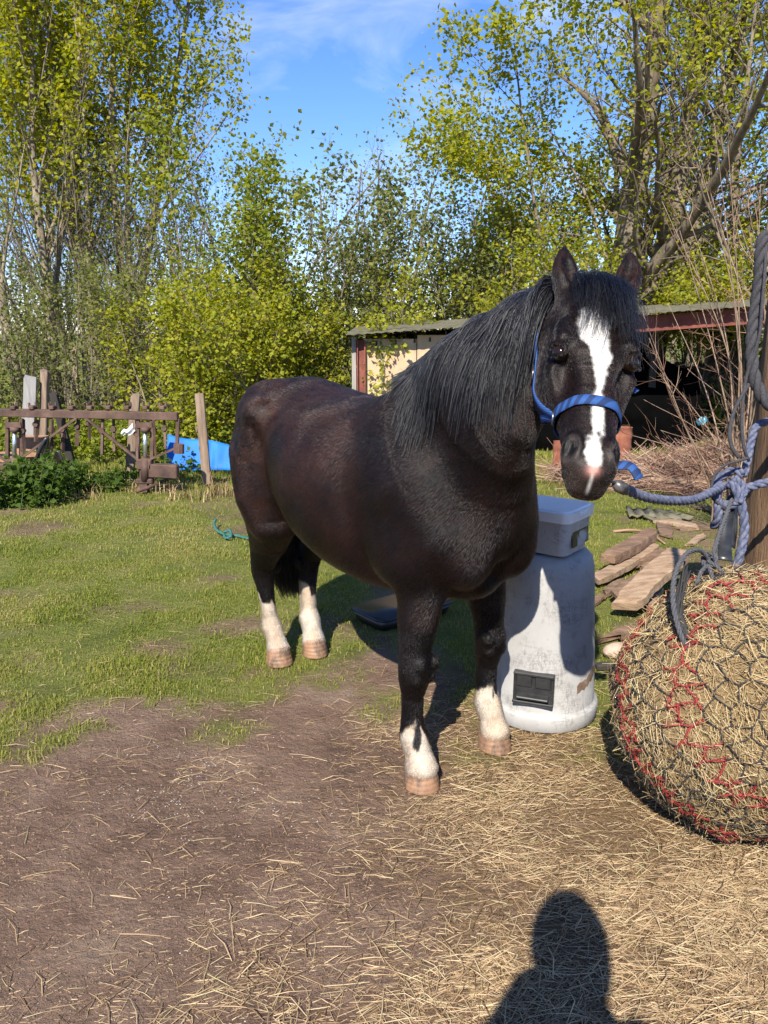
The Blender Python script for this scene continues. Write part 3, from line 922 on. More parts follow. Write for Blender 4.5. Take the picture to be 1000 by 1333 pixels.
def grow(roots, dirs, lens, k, grav, stiff, margin, wav=0.0, keep=None, clump=0.0, down=np.array([0, 0, -1.0])):
    """strands that fall under gravity and lie on the body; pony-local"""
    n = len(roots)
    p = roots.copy(); d = dirs / np.linalg.norm(dirs, axis=1)[:, None]
    out = [p.copy()]
    ph = RNG.random((n, 3)) * 6.28
    step = (lens / (k - 1))[:, None]
    for i in range(1, k):
        d = d + down[None] * grav + RNG.normal(0, wav, (n, 3))
        d /= np.linalg.norm(d, axis=1)[:, None]
        q = p + d * step
        for _ in range(2):
            f = FD.sample(q)
            push = np.maximum(margin - f, 0)
            g = FD.grad(q)
            q = q + g * push[:, None]
        d = (q - p); d /= np.linalg.norm(d, axis=1)[:, None] + 1e-9
        p = q
        out.append(p.copy())
    A = np.stack(out, 1)
    if clump:
        nc = max(4, n // 28)
        ci = RNG.integers(0, n, nc)
        own = np.empty(n, int)
        for a0 in range(0, n, 500):
            own[a0:a0 + 500] = ci[np.argmin(((roots[a0:a0 + 500, None] - roots[ci][None]) ** 2).sum(-1), 1)]
        wt = (np.linspace(0, 1, k) ** 1.3 * clump)[None, :, None]
        A = A * (1 - wt) + (A[own] + (A[:, :1] - A[own][:, :1]) * .55) * wt
    return A

# crest line from the withers to the poll
def crest_point(u):
    """u 0..1 along the top of the neck"""
    c = np.stack([np.interp(u, np.linspace(0, 1, 13), NS[:, j]) for j in range(3)], 1)
    return c
us = np.linspace(0, 1, 13)
tnn = np.gradient(NS, axis=0); tnn /= np.linalg.norm(tnn, axis=1)[:, None]
UPN = uv - (uv * tnn).sum(1)[:, None] * tnn; UPN /= np.linalg.norm(UPN, axis=1)[:, None]
crest = NS + UPN * nu[:, None]
def crest_at(u):
    return (np.stack([np.interp(u, us, crest[:, j]) for j in range(3)], 1), np.stack([np.interp(u, us, UPN[:, j]) for j in range(3)], 1))
def proj(p, it=4, margin=0.0):
    for _ in range(it):
        f = FD.sample(p); g = FD.grad(p)
        p = p - g * (f - margin)[:, None]
    return p

# mane, lying on the pony's right side
n_m = 22000
u = RNG.random(n_m) ** 0.85 * .78 + .10
c, up_ = crest_at(u)
side = RNG.normal(0, .014, n_m) - .006
roots = c.copy(); roots[:, 1] += side
roots = proj(roots, 5, -.002)
dirs = up_ * .45 + np.array([0, -1.0, 0])[None] * (.7 + RNG.random(n_m)[:, None] * .7) + RNG.normal(0, .14, (n_m, 3)) + np.array([.18, 0, 0])[None]
lens = np.interp(u, [.1, .25, .4, .6, .8, 1], [.06, .12, .19, .30, .40, .42]) * RNG.uniform(.50, 1.12, n_m) * (1 + .16 * np.sin(u * 41) + .12 * np.sin(u * 97 + 2))
mane_s = grow(roots, dirs, lens, 13, .50, 0, RNG.uniform(.003, .045, n_m), .10, clump=.24)

# strands that strayed off the neck are dropped
fs = np.stack([FD.sample(mane_s[:, k]) for k in range(mane_s.shape[1])], 1).max(1)
mane_s = mane_s[fs < .056]
# a thick under-sheet that carries the mane
def hair_sheet(name, strands, rad, mat, every=6):
    sel = strands[::every]
    mb = MB()
    for s_ in sel: mb.tube(s_[::2], np.linspace(rad, rad * .35, len(s_[::2])), 5, False)
    return mb.build(name, mat, pony, True)
m_black, n_, b_ = new_mat("black hair base")
b_.inputs["Base Color"].default_value = (.006, .006, .007, 1); b_.inputs["Roughness"].default_value = .5
mane = hair_sheet("mane", mane_s, .0022, m_black, 5)
hair_object("mane_strands", mane_s, .00036, .00012, M_MANE, mane)

# forelock between the ears, falling over the forehead
n_f = 1500
tt_ = RNG.uniform(-.035, .035, n_f); ss_ = RNG.normal(.006, .024, n_f)
roots = POLL + HK * (tt_[:, None] * HT + (-.02 + 0 * ss_)[:, None] * HN + ss_[:, None] * HS)
roots = proj(roots, 6, -.002)
dirs = HN[None] * .65 + HT[None] * .55 + HS[None] * (ss_ * 9 + RNG.normal(0, .25, n_f))[:, None]
lens = (.05 + .21 * RNG.random(n_f) ** .8) * np.interp(ss_, [-.06, 0, .05], [.55, .90, 1.20])
down_f = HT * .9 + np.array([0, 0, -.35])
fore_s = grow(roots, dirs, lens, 10, .30, 0, RNG.uniform(.002, .018, n_f), .085, clump=.6, down=down_f)
fore = hair_sheet("forelock", fore_s, .0009, m_black, 8)
hair_object("forelock_strands", fore_s, .00040, .00012, M_MANE, fore)

# tail
n_t = 6500
gd = spline([(-.66, 0, 1.10), (-.735, .02, 1.02), (-.755, .05, .86), (-.735, .075, .66), (-.715, .075, .46), (-.70, .075, .24)], 14)
q0 = RNG.random(n_t) ** 1.6 * .45
le_ = RNG.uniform(.70, 1.0, n_t)
oa = RNG.uniform(0, 6.28, n_t); orr = np.sqrt(RNG.random(n_t))
tail_s = []
for k in range(13):
    u = q0 + (le_ - q0) * k / 12
    c = np.stack([np.interp(u, np.linspace(0, 1, 14), gd[:, j]) for j in range(3)], 1)
    wdt = np.interp(u, [0, .3, .6, .85, 1], [.018, .05, .10, .105, .05]) * orr
    c = c + np.stack([np.cos(oa) * wdt * .6, np.sin(oa) * wdt * 1.25, 0 * u], 1) + RNG.normal(0, .0035, (n_t, 3))
    tail_s.append(c)
tail_s = np.stack(tail_s, 1)
tail = hair_sheet("tail", tail_s, .0030, m_black, 7)
hair_object("tail_strands", tail_s, .00055, .0002, M_MANE, tail)

# ---- the short coat, each hair coloured like the skin below it
def coat_hairs(n_h):
    tri = np.concatenate([BF[:, [0, 1, 2]], BF[:, [0, 2, 3]]])
    A, B, C = BV[tri[:, 0]], BV[tri[:, 1]], BV[tri[:, 2]]
    cr = np.cross(B - A, C - A); ar = np.linalg.norm(cr, axis=1)
    cen = (A + B + C) / 3
    # hairs only where the camera's side can see them, a little beyond the outline too
    q = (cen - POLL) @ HT / HK
    headm = ((cen - POLL) @ HT / HK > -.16) & (np.linalg.norm(cen - (POLL + HT * .25), axis=1) < .42) & (cen[:, 0] > .80)
    wgt = ar * np.where(headm, 2.3, 1.0) * np.where(cen[:, 2] < .30, 1.8, 1.0)
    muzz = headm & (q > .44)
    wgt *= np.where(muzz, .5, 1.0)
    p = wgt / wgt.sum()
    ti = RNG.choice(len(tri), n_h, p=p)
    r1, r2 = np.sqrt(RNG.random(n_h)), RNG.random(n_h)
    pt = A[ti] * (1 - r1)[:, None] + B[ti] * (r1 * (1 - r2))[:, None] + C[ti] * (r1 * r2)[:, None]
    nm = cr[ti] / (ar[ti][:, None] + 1e-12)
    hd = headm[ti]
    comb = np.where(hd[:, None], HT[None] * .9 + HN[None] * -.1, np.array([-.75, 0, -.65])[None])
    low = pt[:, 2] < .55
    comb = np.where(low[:, None], np.array([-.15, 0, -1.0])[None], comb)
    sw = fbm(pt, 12, .7); sw2 = fbm(pt, 12, .8)
    comb = comb + np.stack([sw * .5, sw2 * .5, sw2 * .4], 1) + RNG.normal(0, .13, (n_h, 3))
    tg = comb - (comb * nm).sum(1)[:, None] * nm
    tg /= np.linalg.norm(tg, axis=1)[:, None] + 1e-9
    ln = np.where(hd, .0075, .0150) * RNG.uniform(.6, 1.25, n_h)
    ln = np.where(low & (pt[:, 2] > .26), .009 * RNG.uniform(.6, 1.2, n_h), ln)
    ln = np.where(pt[:, 2] < .26, RNG.uniform(.006, .015, n_h) * np.where((sw > .2) & (pt[:, 2] < .2), 1.5, 1), ln)
    ln = np.where(muzz[ti], .0035, ln)
    qq = (pt - POLL) / HK; tq = np.interp(qq @ HT, HT_Y, HT_X)
    ln = np.where(hd & (np.sqrt(((tq - .496) / .030) ** 2 + ((qq @ HN + .030) / .030) ** 2 + ((np.abs(qq @ HS) - .053) / .017) ** 2) < .95), .0004, ln)
    lift = RNG.uniform(.06, .26, n_h)
    p1 = pt + (tg * .55 + nm * (lift * .75)[:, None]) * ln[:, None]
    p2 = pt + (tg * 1.08 + nm * lift[:, None]) * ln[:, None]
    S = np.stack([pt - nm * .0008, p1, p2], 1)
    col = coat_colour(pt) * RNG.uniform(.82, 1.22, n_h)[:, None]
    return S, np.clip(col, 0, .9)
M_FUR, n_, h_ = hair_material("short coat hair", (.02, .012, .01), .42, .5)
h_.inputs['IOR'].default_value = 1.50
h_.inputs['Roughness'].default_value = .30
at = nd(n_, "ShaderNodeAttribute", attribute_name="col")
n_.links.new(at.outputs["Color"], h_.inputs["Color"])
S_, C_ = coat_hairs(N_COAT)
co = hair_object("coat", S_, .00034, .00008, M_FUR, pony)
a_ = co.data.attributes.new("col", 'FLOAT_COLOR', 'CURVE')
a_.data.foreach_set("color", np.concatenate([C_, np.ones((len(C_), 1))], 1).astype(np.float32).ravel())
# ------------------------------------------------------------------ the photographer, standing behind the camera: only their shadow is in the picture
def make_person():
    import types
    fd = Field((-.62, -.80, -.02), (.58, .12, 1.86), .013)
    ox, oy = -.02, -.20
    HM = 1.045
    def q(x, y, z): return np.array([ox + x, oy + y, z * HM])
    up = np.array([0, 1.0, 0])
    for sg in (-1, 1):
        fd.loft([q(sg * .10, 0, .92), q(sg * .11, .02, .50), q(sg * .12, 0, .10)], [.095, .065, .045], [.10, .07, .05], [.10, .07, .05], up, .04)
        fd.ell(q(sg * .125, .06, .045), (.05, .13, .045), .03)
        # arms: shoulder, elbow out to the side, hand on the phone
        sh, el, ha = q(sg * .150, 0, 1.36), q(sg * .205, .06, 1.15), q(sg * .062, .150, 1.37)
        fd.loft([sh, el, ha], [.055, .046, .032], [.055, .046, .032], [.055, .046, .032], np.array([.3, .2, .9]), .03)
        for k in range(4):      # fingers behind the phone
            fd.capsule(ha + np.array([0, .01, .014 * k - .015]), ha + np.array([-sg * .045, .035, .014 * k - .02]), .010, .008, .006)
        fd.capsule(ha + np.array([0, 0, .0]), ha + np.array([-sg * .03, .012, .05]), .012, .009, .006)
    fd.loft([q(0, 0, .90), q(0, .0, 1.08), q(0, 0, 1.28), q(0, 0, 1.42)], [.165, .155, .145, .085], [.12, .12, .13, .09], [.11, .10, .12, .08], up, .05)
    fd.loft([q(0, 0, 1.40), q(0, .02, 1.53)], [.062, .058], [.062, .058], [.062, .058], up, .04)
    fd.ell(q(0, .03, 1.615), (.078, .098, .115), .02)
    fd.ell(q(0, .125, 1.60), (.013, .022, .022), .01)
    for sg in (-1, 1): fd.ell(q(sg * .08, .02, 1.61), (.012, .022, .032), .008)
    V, Fq = fd.mesh()
    return V, Fq
pv, pf = make_person()
person = empty("person", (-.02, -.20, 0))
tag(person, "person holding a phone up, whose shadow falls on the straw", "person")
M_CLOTH = noisy_mat("dark jacket and trousers", [(.3, (.02, .022, .03)), (.7, (.05, .05, .06))], 9, 5, .85, .2, 80, .004)
M_SKIN = noisy_mat("skin", [(.3, (.42, .25, .18)), (.7, (.52, .33, .25))], 30, 4, .5, .1, 200, .001)
bo = mesh_object("body", relax(pv, pf, 2) - np.array([-.02, -.20, 0]), pf, M_CLOTH, person, True)
bo.data.materials.append(M_SKIN)
cz = np.array([np.mean(bo.data.vertices[i].co.z) for p in bo.data.polygons for i in p.vertices[:1]])
cy = np.array([bo.data.vertices[p.vertices[0]].co.y for p in bo.data.polygons])
bo.data.polygons.foreach_set("material_index", ((cz > 1.57) | ((cy > .11) & (cz > 1.40))).astype(np.int32))
mb = MB(); 
n_ = 3000
rt = RNG.normal(size=(n_, 3)); rt /= np.linalg.norm(rt, axis=1)[:, None]; rt = rt[(rt[:, 2] > .05) | (rt[:, 1] < -.3)]
rp_ = rt * np.array([.080, .100, .118]) + np.array([0, .028, 1.617 * 1.045])
hs_ = np.stack([rp_, rp_ + rt * .012 + np.array([0, -.01, -.02]), rp_ + rt * .014 + np.array([0, -.02, -.06])], 1)
mb = MB()
for s_ in hs_[::2]: mb.tube(s_, [.005, .005, .002], 4, False)
mb.build("hair", m_black if 'm_black' in globals() else M_CLOTH, person, True)
phone = MB()
phone.box((0, -.030, CAM_H), (.076, .009, .160), None, 0, .003)
ph_o = phone.build("phone", noisy_mat("phone case", [(.3, (.02, .02, .02)), (.7, (.03, .03, .03))], 5, 2, .4, 0))
tag(ph_o, "phone held upright in the photographer's hands", "phone")
# ------------------------------------------------------------------ head collar on the pony
def l2w(p): return np.asarray(p) @ np.array(H_M.to_3x3()).T + np.array(H_ORG)
def surf_from(c, d, r0=.20):
    """walk in from outside along -d until the body is met"""
    c = np.asarray(c, float); d = np.asarray(d, float); d = d / np.linalg.norm(d, axis=-1, keepdims=True)
    r = np.full(len(d), r0)
    for _ in range(60):
        f = FD.sample(c + d * r[:, None])
        r = r - np.clip(f, -.02, .02) * .6
    return c + d * r[:, None]
def ribbon(mb, pts, nrm, wid, th):
    """a flat webbing strap through pts (n,3) whose face looks along nrm"""
    pts = np.asarray(pts); nrm = np.asarray(nrm)
    t = np.gradient(pts, axis=0); t /= np.linalg.norm(t, axis=1)[:, None]
    nrm = nrm - (nrm * t).sum(1)[:, None] * t; nrm /= np.linalg.norm(nrm, axis=1)[:, None]
    s = np.cross(t, nrm)
    h = wid / 2
    prof = [(-h, 0), (-h * .97, th), (0, th * 1.12), (h * .97, th), (h, 0), (0, -th * .1)]
    k = len(prof)
    v = np.stack([pts + s * a + nrm * b for a, b in prof], 1).reshape(-1, 3)
    m_ = len(pts)
    i = (np.arange(m_ - 1)[:, None] * k + np.arange(k)[None]); j = (np.arange(m_ - 1)[:, None] * k + (np.arange(k)[None] + 1) % k)
    n0 = mb.n
    mb.add(v, np.stack([i, j, j + k, i + k], -1).reshape(-1, 4))
    mb.ngon(range(k - 1, -1, -1), n0); mb.ngon(range((m_ - 1) * k, m_ * k), n0)
def on_body(p, off=.004):
    p = proj(np.asarray(p, float), 8, off)
    return p, FD.grad(p)
def web_mat(name, c1, c2, sc, rot):
    m, n, b = new_mat(name)
    t = nd(n, "ShaderNodeTexCoord")
    w1 = nd(n, "ShaderNodeTexWave", Scale=sc, Distortion=.6); w1.bands_direction = rot
    n.links.new(t.outputs["Object"], w1.inputs["Vector"])
    r = ramp(n, [(.40, c1), (.55, c2)]); n.links.new(w1.outputs["Fac"], r.inputs["Fac"])
    nz = nd(n, "ShaderNodeTexNoise", Scale=420, Detail=3); n.links.new(t.outputs["Object"], nz.inputs["Vector"])
    mm = nd(n, "ShaderNodeMixRGB", blend_type='OVERLAY'); mm.inputs["Fac"].default_value = .5
    n.links.new(r.outputs["Color"], mm.inputs["Color1"]); n.links.new(nz.outputs["Color"], mm.inputs["Color2"])
    n.links.new(mm.outputs["Color"], b.inputs["Base Color"])
    b.inputs["Roughness"].default_value = .75; b.inputs["Specular IOR Level"].default_value = .2
    bp = nd(n, "ShaderNodeBump", Strength=.5, Distance=.002); n.links.new(nz.outputs["Fac"], bp.inputs["Height"]); n.links.new(bp.outputs["Normal"], b.inputs["Normal"])
    return m
M_WEB = web_mat("blue checked webbing", (.012, .028, .085), (.022, .066, .20), 15, 'X')
M_WEB2 = web_mat("pale blue webbing", (.015, .044, .15), (.035, .088, .25), 60, 'Z')
m_steel = noisy_mat("worn steel", [(.3, (.18, .17, .16)), (.7, (.42, .41, .39))], 60, 4, .35, .2, 200, .001, metallic=1.0)

halter = empty("headcollar"); halter.matrix_world = H_M
tag(halter, "blue webbing headcollar buckled round the pony's head", "headcollar")
# noseband
an = np.linspace(-math.pi, math.pi, 61)
tN = .352
c0 = hp(tN, -.085, 0)
dirs_ = np.cos(an)[:, None] * HN[None] + np.sin(an)[:, None] * HS[None]
ring = surf_from(np.repeat(c0[None], 61, 0), dirs_, .16) + dirs_ * .003
nb = ring.copy()
mb = MB(); ribbon(mb, nb, dirs_, .027, .0035); mb.build("noseband", M_WEB, halter, True)
def side_pt(t, n_, s): return hp(t, n_, s)
for sg in (-1, 1):
    k = int(np.argmin(np.abs(an - sg * 1.75)))
    a0 = ring[k]
    path = spline([a0, side_pt(.285, -.135, sg * .090), side_pt(.215, -.165, sg * .11), side_pt(.14, -.155, sg * .11), side_pt(.07, -.135, sg * .10)], 26)
    p_, g_ = on_body(path, .003)
    p_ = np.concatenate([p_[:1], (p_[:-2] + 2 * p_[1:-1] + p_[2:]) / 4, p_[-1:]])
    mb = MB(); ribbon(mb, p_, g_, .021, .003); cs = mb.build("cheek_strap", M_WEB2, halter, True)
    # buckle and the ring the straps meet in
    mb = MB()
    q = p_[17]; g0 = g_[17]; tg = p_[18] - p_[16]; tg /= np.linalg.norm(tg); sd = np.cross(tg, g0)
    c = [q + g0 * .006 + tg * x * .016 + sd * y * .016 for x, y in ((-1, -1), (1, -1), (1, 1), (-1, 1), (-1, -1))]
    mb.tube(c, .0022, 6); mb.tube([q + g0 * .007 - tg * .016, q + g0 * .007 + tg * .016], .0018, 6)
    mb.build("buckle", m_steel, halter, True)
    mb = MB()
    q = a0 + dirs_[k] * .005; u_ = HT; v_ = np.cross(dirs_[k], HT)
    mb.tube([q + .016 * (math.cos(a) * u_ + math.sin(a) * v_) for a in np.linspace(0, 2 * math.pi, 17)], .0026, 6, False)
    mb.build("ring", m_steel, halter, True)
# crown strap over the poll, throat strap under the jaw
cp = [side_pt(.07, -.135, -.10), side_pt(.02, -.14, -.085), side_pt(-.01, -.12, -.04), side_pt(-.015, -.11, 0), side_pt(-.01, -.12, .04), side_pt(.02, -.14, .085), side_pt(.07, -.135, .10)]
p_, g_ = on_body(spline(cp, 26), .003); mb = MB(); ribbon(mb, p_, g_, .021, .003); mb.build("crown_strap", M_WEB2, halter, True)
dj = np.cos(an)[10:-10] * 0
ph = np.linspace(1.75, 2 * math.pi - 1.75, 21)
cj = np.stack([hp(.352 - .10 * math.sin((x - 1.75) / (2 * math.pi - 3.5) * math.pi), -.10, 0) for x in ph])
dd = np.cos(ph)[:, None] * HN[None] + np.sin(ph)[:, None] * HS[None]
pj = surf_from(cj, dd, .2) + dd * .003
mb = MB(); ribbon(mb, pj, dd, .020, .003); mb.build("jaw_strap", M_WEB2, halter, True)
# the loose ends of webbing on the far side
def world_ribbon(name, pts, nr, wid, mat):
    pts = np.array([HL(q) for q in pts]); nr = np.repeat(HLd(nr)[None], len(pts), 0)
    mb = MB(); ribbon(mb, spline(pts, 14), np.repeat(nr[:1], 14, 0), wid, .003); return mb.build(name, mat, halter, True)
e1 = l2w(side_pt(.20, -.10, .10)); e1 = Vector(e1)
world_ribbon("loose_strap", [e1, P(812, 498, 1.93), P(822, 506, 1.92), P(829, 511, 1.91)], (.1, -1, .6), .016, M_WEB2)
jr = Vector(l2w(hp(.40, -.165, .02)))
world_ribbon("loose_strap", [jr, P(785, 604, 1.96), P(806, 606, 1.95), P(822, 608, 1.94), P(832, 624, 1.93)], (.2, -.7, .7), .028, M_WEB)
# ------------------------------------------------------------------ feed bin, box, hay, ropes, post
def circle_mask_mat(): pass
# feed bin
B0 = G(704, 925); BX, BY = B0.x, B0.y + .02
M_BIN = noisy_mat("weathered grey plastic", [(.28, (.27, .262, .25)), (.5, (.325, .318, .305)), (.70, (.37, .363, .35))], 4.5, 9, .6, .3, 70, .003, stretch=(1, 1, .6),
                  dirt=((.13, .115, .095), 24, .54, .82))
# scratches: thin dark lines
def add_scratches(m, scale=9, amount=.5):
    n = m.node_tree; b = n.nodes["Principled BSDF"]
    src = b.inputs["Base Color"].links[0].from_socket
    t = nd(n, "ShaderNodeTexCoord")
    last = src
    for rot, st in (((.3, .2, .5), (3, 3, 26)), ((.9, -.6, .1), (4, 30, 3)), ((.1, .7, 1.1), (34, 4, 4))):
        mp = nd(n, "ShaderNodeMapping"); mp.inputs["Rotation"].default_value = rot; mp.inputs["Scale"].default_value = st
        n.links.new(t.outputs["Object"], mp.inputs["Vector"])
        z = nd(n, "ShaderNodeTexNoise", Scale=1.6, Detail=7, Roughness=.72, Distortion=1.6); n.links.new(mp.outputs["Vector"], z.inputs["Vector"])
        r = ramp(n, [(.485, (0, 0, 0)), (.5, (1, 1, 1)), (.515, (0, 0, 0))]); n.links.new(z.outputs["Fac"], r.inputs["Fac"])
        z2 = nd(n, "ShaderNodeTexNoise", Scale=7, Detail=3); n.links.new(t.outputs["Object"], z2.inputs["Vector"])
        mr = nd(n, "ShaderNodeMapRange"); mr.inputs["From Min"].default_value = .5; mr.inputs["From Max"].default_value = .62; mr.inputs["To Max"].default_value = amount
        n.links.new(z2.outputs["Fac"], mr.inputs["Value"])
        mu = nd(n, "ShaderNodeMath", operation='MULTIPLY'); n.links.new(r.outputs["Color"], mu.inputs[0]); n.links.new(mr.outputs["Result"], mu.inputs[1])
        mx = nd(n, "ShaderNodeMixRGB"); mx.inputs["Color2"].default_value = (.11, .10, .09, 1)
        n.links.new(mu.outputs[0], mx.inputs["Fac"]); n.links.new(last, mx.inputs["Color1"]); last = mx.outputs["Color"]
    n.links.new(last, b.inputs["Base Color"])
add_scratches(M_BIN, amount=.9)
bin_ = empty("feed_bin", (BX, BY, .002)); tag(bin_, "tall scuffed grey plastic feed bin standing behind the pony's front legs", "feed bin")
HB_ = .675
mb = MB()
mb.lathe([(.190, .002), (.212, .004), (.220, .012), (.221, .060), (.217, .068), (.2085, .072), (.206, .080), (.198, .25), (.188, .42), (.180, .56), (.176, .612), (.168, .645), (.150, .664), (.120, .672), (.02, HB_)], n=64)
auto_smooth(mb.build("shell", M_BIN, bin_, True), 50)
# black catch
cat_dir = Vector((-.36, -1, 0)).normalized(); side_ = Vector((-cat_dir.y, cat_dir.x, 0))
m_blk = noisy_mat("black plastic", [(.3, (.012, .012, .013)), (.7, (.03, .03, .03))], 30, 4, .35, .1, 150, .001)
mb = MB()
def bin_pt(u, z, off=0.0):
    r = np.interp(z, [.08, .25, .42, .56], [.206, .198, .188, .180]) + off
    return cat_dir * math.sqrt(max(r * r - u * u, 1e-6)) + side_ * u + Vector((0, 0, z))
for u0, z0, w_, h_, th in ((0, .235, .150, .012, .030), (-.069, .18, .012, .115, .03), (.069, .18, .012, .115, .03), (0, .125, .150, .012, .034)):
    c = bin_pt(u0, z0, .006); mb.box(c, (w_, th, h_), Matrix((side_, -cat_dir, Vector((0, 0, 1)))).transposed(), 0, .003)
mb.box(bin_pt(0, .178, .001), (.142, .014, .110), Matrix((side_, -cat_dir, Vector((0, 0, 1)))).transposed(), 0, .002)
cf = mb.build("catch_frame", m_blk, bin_)
mb = MB()
for u0 in (-.035, .035): mb.box(bin_pt(u0, .208, .012), (.060, .012, .050), Matrix((side_, -cat_dir, Vector((0, 0, 1)))).transposed(), 0, .004)
mb.box(bin_pt(0, .152, .022), (.118, .030, .012), (Matrix.Rotation(.3, 3, side_) @ Matrix((side_, -cat_dir, Vector((0, 0, 1)))).transposed()), 0, .003)
mb.build("catch", m_blk, bin_)
# torn brown label on the right of the bin
m_lab = noisy_mat("brown label", [(.3, (.10, .062, .04)), (.6, (.17, .11, .07)), (.75, (.30, .24, .19))], 24, 6, .7, .2, 120, .001)
mb = MB(); vv, ff = [], []
for k in range(13):
    a = math.radians(-62 + k * 3.6)
    for j in range(5):
        z = .150 + .011 * k * .4 + j * .009 + (.006 * RNG.normal() if j in (0, 4) else 0)
        r = np.interp(z, [.08, .25], [.206, .198]) + .0025
        vv.append((r * math.cos(a), r * math.sin(a), z))
for k in range(12):
    for j in range(4): ff.append([k * 5 + j, k * 5 + 5 + j, k * 5 + 6 + j, k * 5 + 1 + j])
mb.add(vv, ff); mb.build("label", m_lab, bin_, True)

# plastic tub with a lid, standing on the bin
A = G(737, 729, HB_ + .004); Bp = G(771, 711, HB_ + .004)
e1_ = (Bp - A); e1_.z = 0; wR = e1_.length; e1_.normalize(); e2_ = Vector((-e1_.y, e1_.x, 0))
if e2_.x > 0: e2_ = -e2_
wR = max(wR, .20); wL = .34
tub = empty("storage_tub", (A + e1_ * wR / 2 + e2_ * wL / 2), math.atan2(e1_.y, e1_.x))
tag(tub, "rectangular off-white plastic tub with a white lid standing on the grey bin", "tub")
def rbox(mb, sx, sy, z0, z1, r, tx=0.0, n=6, cap=True):
    """rounded-rectangle prism, tx widens the top"""
    rings = []
    for z, g in ((z0, 0), (z1, tx)):
        ring = []
        for cx, cy, a0 in ((1, 1, 0), (-1, 1, 90), (-1, -1, 180), (1, -1, 270)):
            for k in range(n):
                a = math.radians(a0 + 90 * k / (n - 1))
                ring.append((cx * (sx / 2 + g - r) + r * math.cos(a), cy * (sy / 2 + g - r) + r * math.sin(a), z))
        rings.append(ring)
    v = np.array(rings).reshape(-1, 3); k = 4 * n
    i = np.arange(k); j = (i + 1) % k
    n0 = mb.n
    mb.add(v, np.stack([i, j, j + k, i + k], -1))
    mb.ngon(range(k - 1, -1, -1), n0); mb.ngon(range(k, 2 * k), n0)
M_TUB = noisy_mat("dirty white plastic", [(.30, (.34, .335, .325)), (.6, (.45, .445, .435))], 5, 7, .5, .1, 60, .002, dirt=((.12, .11, .09), 60, .55, .85))
add_scratches(M_TUB, amount=.8)
M_LID = noisy_mat("white plastic lid", [(.3, (.68, .68, .67)), (.7, (.78, .78, .77))], 6, 5, .4, .05, 60, .001)
mb = MB(); rbox(mb, wR - .03, wL - .03, .002, .135, .03, .012); auto_smooth(mb.build("body", M_TUB, tub, True), 40)
mb = MB(); rbox(mb, wR + .008, wL + .008, .128, .165, .032, .002); rbox(mb, wR - .006, wL - .006, .165, .171, .03, -.004); auto_smooth(mb.build("lid", M_LID, tub, True), 40)
mb = MB(); mb.box((0, -(wL / 2 + .003), .150), (.07, .016, .014), None, 0, .003); mb.build("clip", M_LID, tub)
# picture label: a dark field scene with pale animals, on the right-hand end
m_pic, n, b = new_mat("printed picture label")
t = nd(n, "ShaderNodeTexCoord"); mp = nd(n, "ShaderNodeMapping"); mp.inputs["Scale"].default_value = (1, 1.3, 1); n.links.new(t.outputs["Object"], mp.inputs["Vector"])
z = nd(n, "ShaderNodeTexNoise", Scale=17, Detail=3, Distortion=.4); n.links.new(mp.outputs["Vector"], z.inputs["Vector"])
r = ramp(n, [(.36, (.012, .014, .012)), (.50, (.03, .035, .02)), (.56, (.09, .10, .05)), (.60, (.34, .35, .36)), (.72, (.42, .43, .45))]); n.links.new(z.outputs["Fac"], r.inputs["Fac"]); n.links.new(r.outputs["Color"], b.inputs["Base Color"])
b.inputs["Roughness"].default_value = .4
mb = MB(); mb.box((.012, -(wL / 2 - .0075), .072), (wR * .62, .003, .085), Matrix.Rotation(-.09, 3, 'X')); mb.build("picture_label", m_pic, tub)

# ---- ropes
def rope(mb, pts, r, pitch=None, strands=3, n=8, dens=None):
    pts = np.asarray([tuple(p) for p in pts], float)
    seg = np.linalg.norm(np.diff(pts, axis=0), axis=1); L = seg.sum()
    pitch = pitch or r * 7
    m_ = int(max(12, L / (r * .7)))
    c = spline(pts, m_)
    t = np.gradient(c, axis=0); t /= np.linalg.norm(t, axis=1)[:, None] + 1e-12
    ref = np.array([0, 0, 1.0]) if abs(t[0][2]) < .9 else np.array([0, 1.0, 0])
    s = np.cross(ref, t[0]); s /= np.linalg.norm(s); S = [s]
    for k in range(1, m_):
        s = S[-1] - t[k] * np.dot(S[-1], t[k]); s /= np.linalg.norm(s) + 1e-12; S.append(s)
    S = np.array(S); U = np.cross(t, S)
    ln = np.concatenate([[0], np.cumsum(np.linalg.norm(np.diff(c, axis=0), axis=1))])
    for j in range(strands):
        a = ln / pitch * 2 * math.pi + j * 2 * math.pi / strands
        q = c + r * .52 * (np.cos(a)[:, None] * S + np.sin(a)[:, None] * U)
        mb.tube(q, r * .56, n)
def rope_mat(name, stops, sc=160):
    return noisy_mat(name, stops, sc, 4, .85, .6, 500, .003, stretch=(1, 1, 1))
M_ROPE = rope_mat("faded blue rope", [(.30, (.030, .038, .085)), (.48, (.070, .082, .135)), (.62, (.125, .13, .165)), (.75, (.045, .085, .22))], 70)
M_BROPE = rope_mat("dark braided rope", [(.3, (.012, .012, .014)), (.6, (.04, .038, .042)), (.8, (.075, .07, .075))], 200)
M_GCORD = rope_mat("grey cord", [(.3, (.028, .028, .032)), (.6, (.07, .07, .078)), (.8, (.13, .13, .14))], 240)

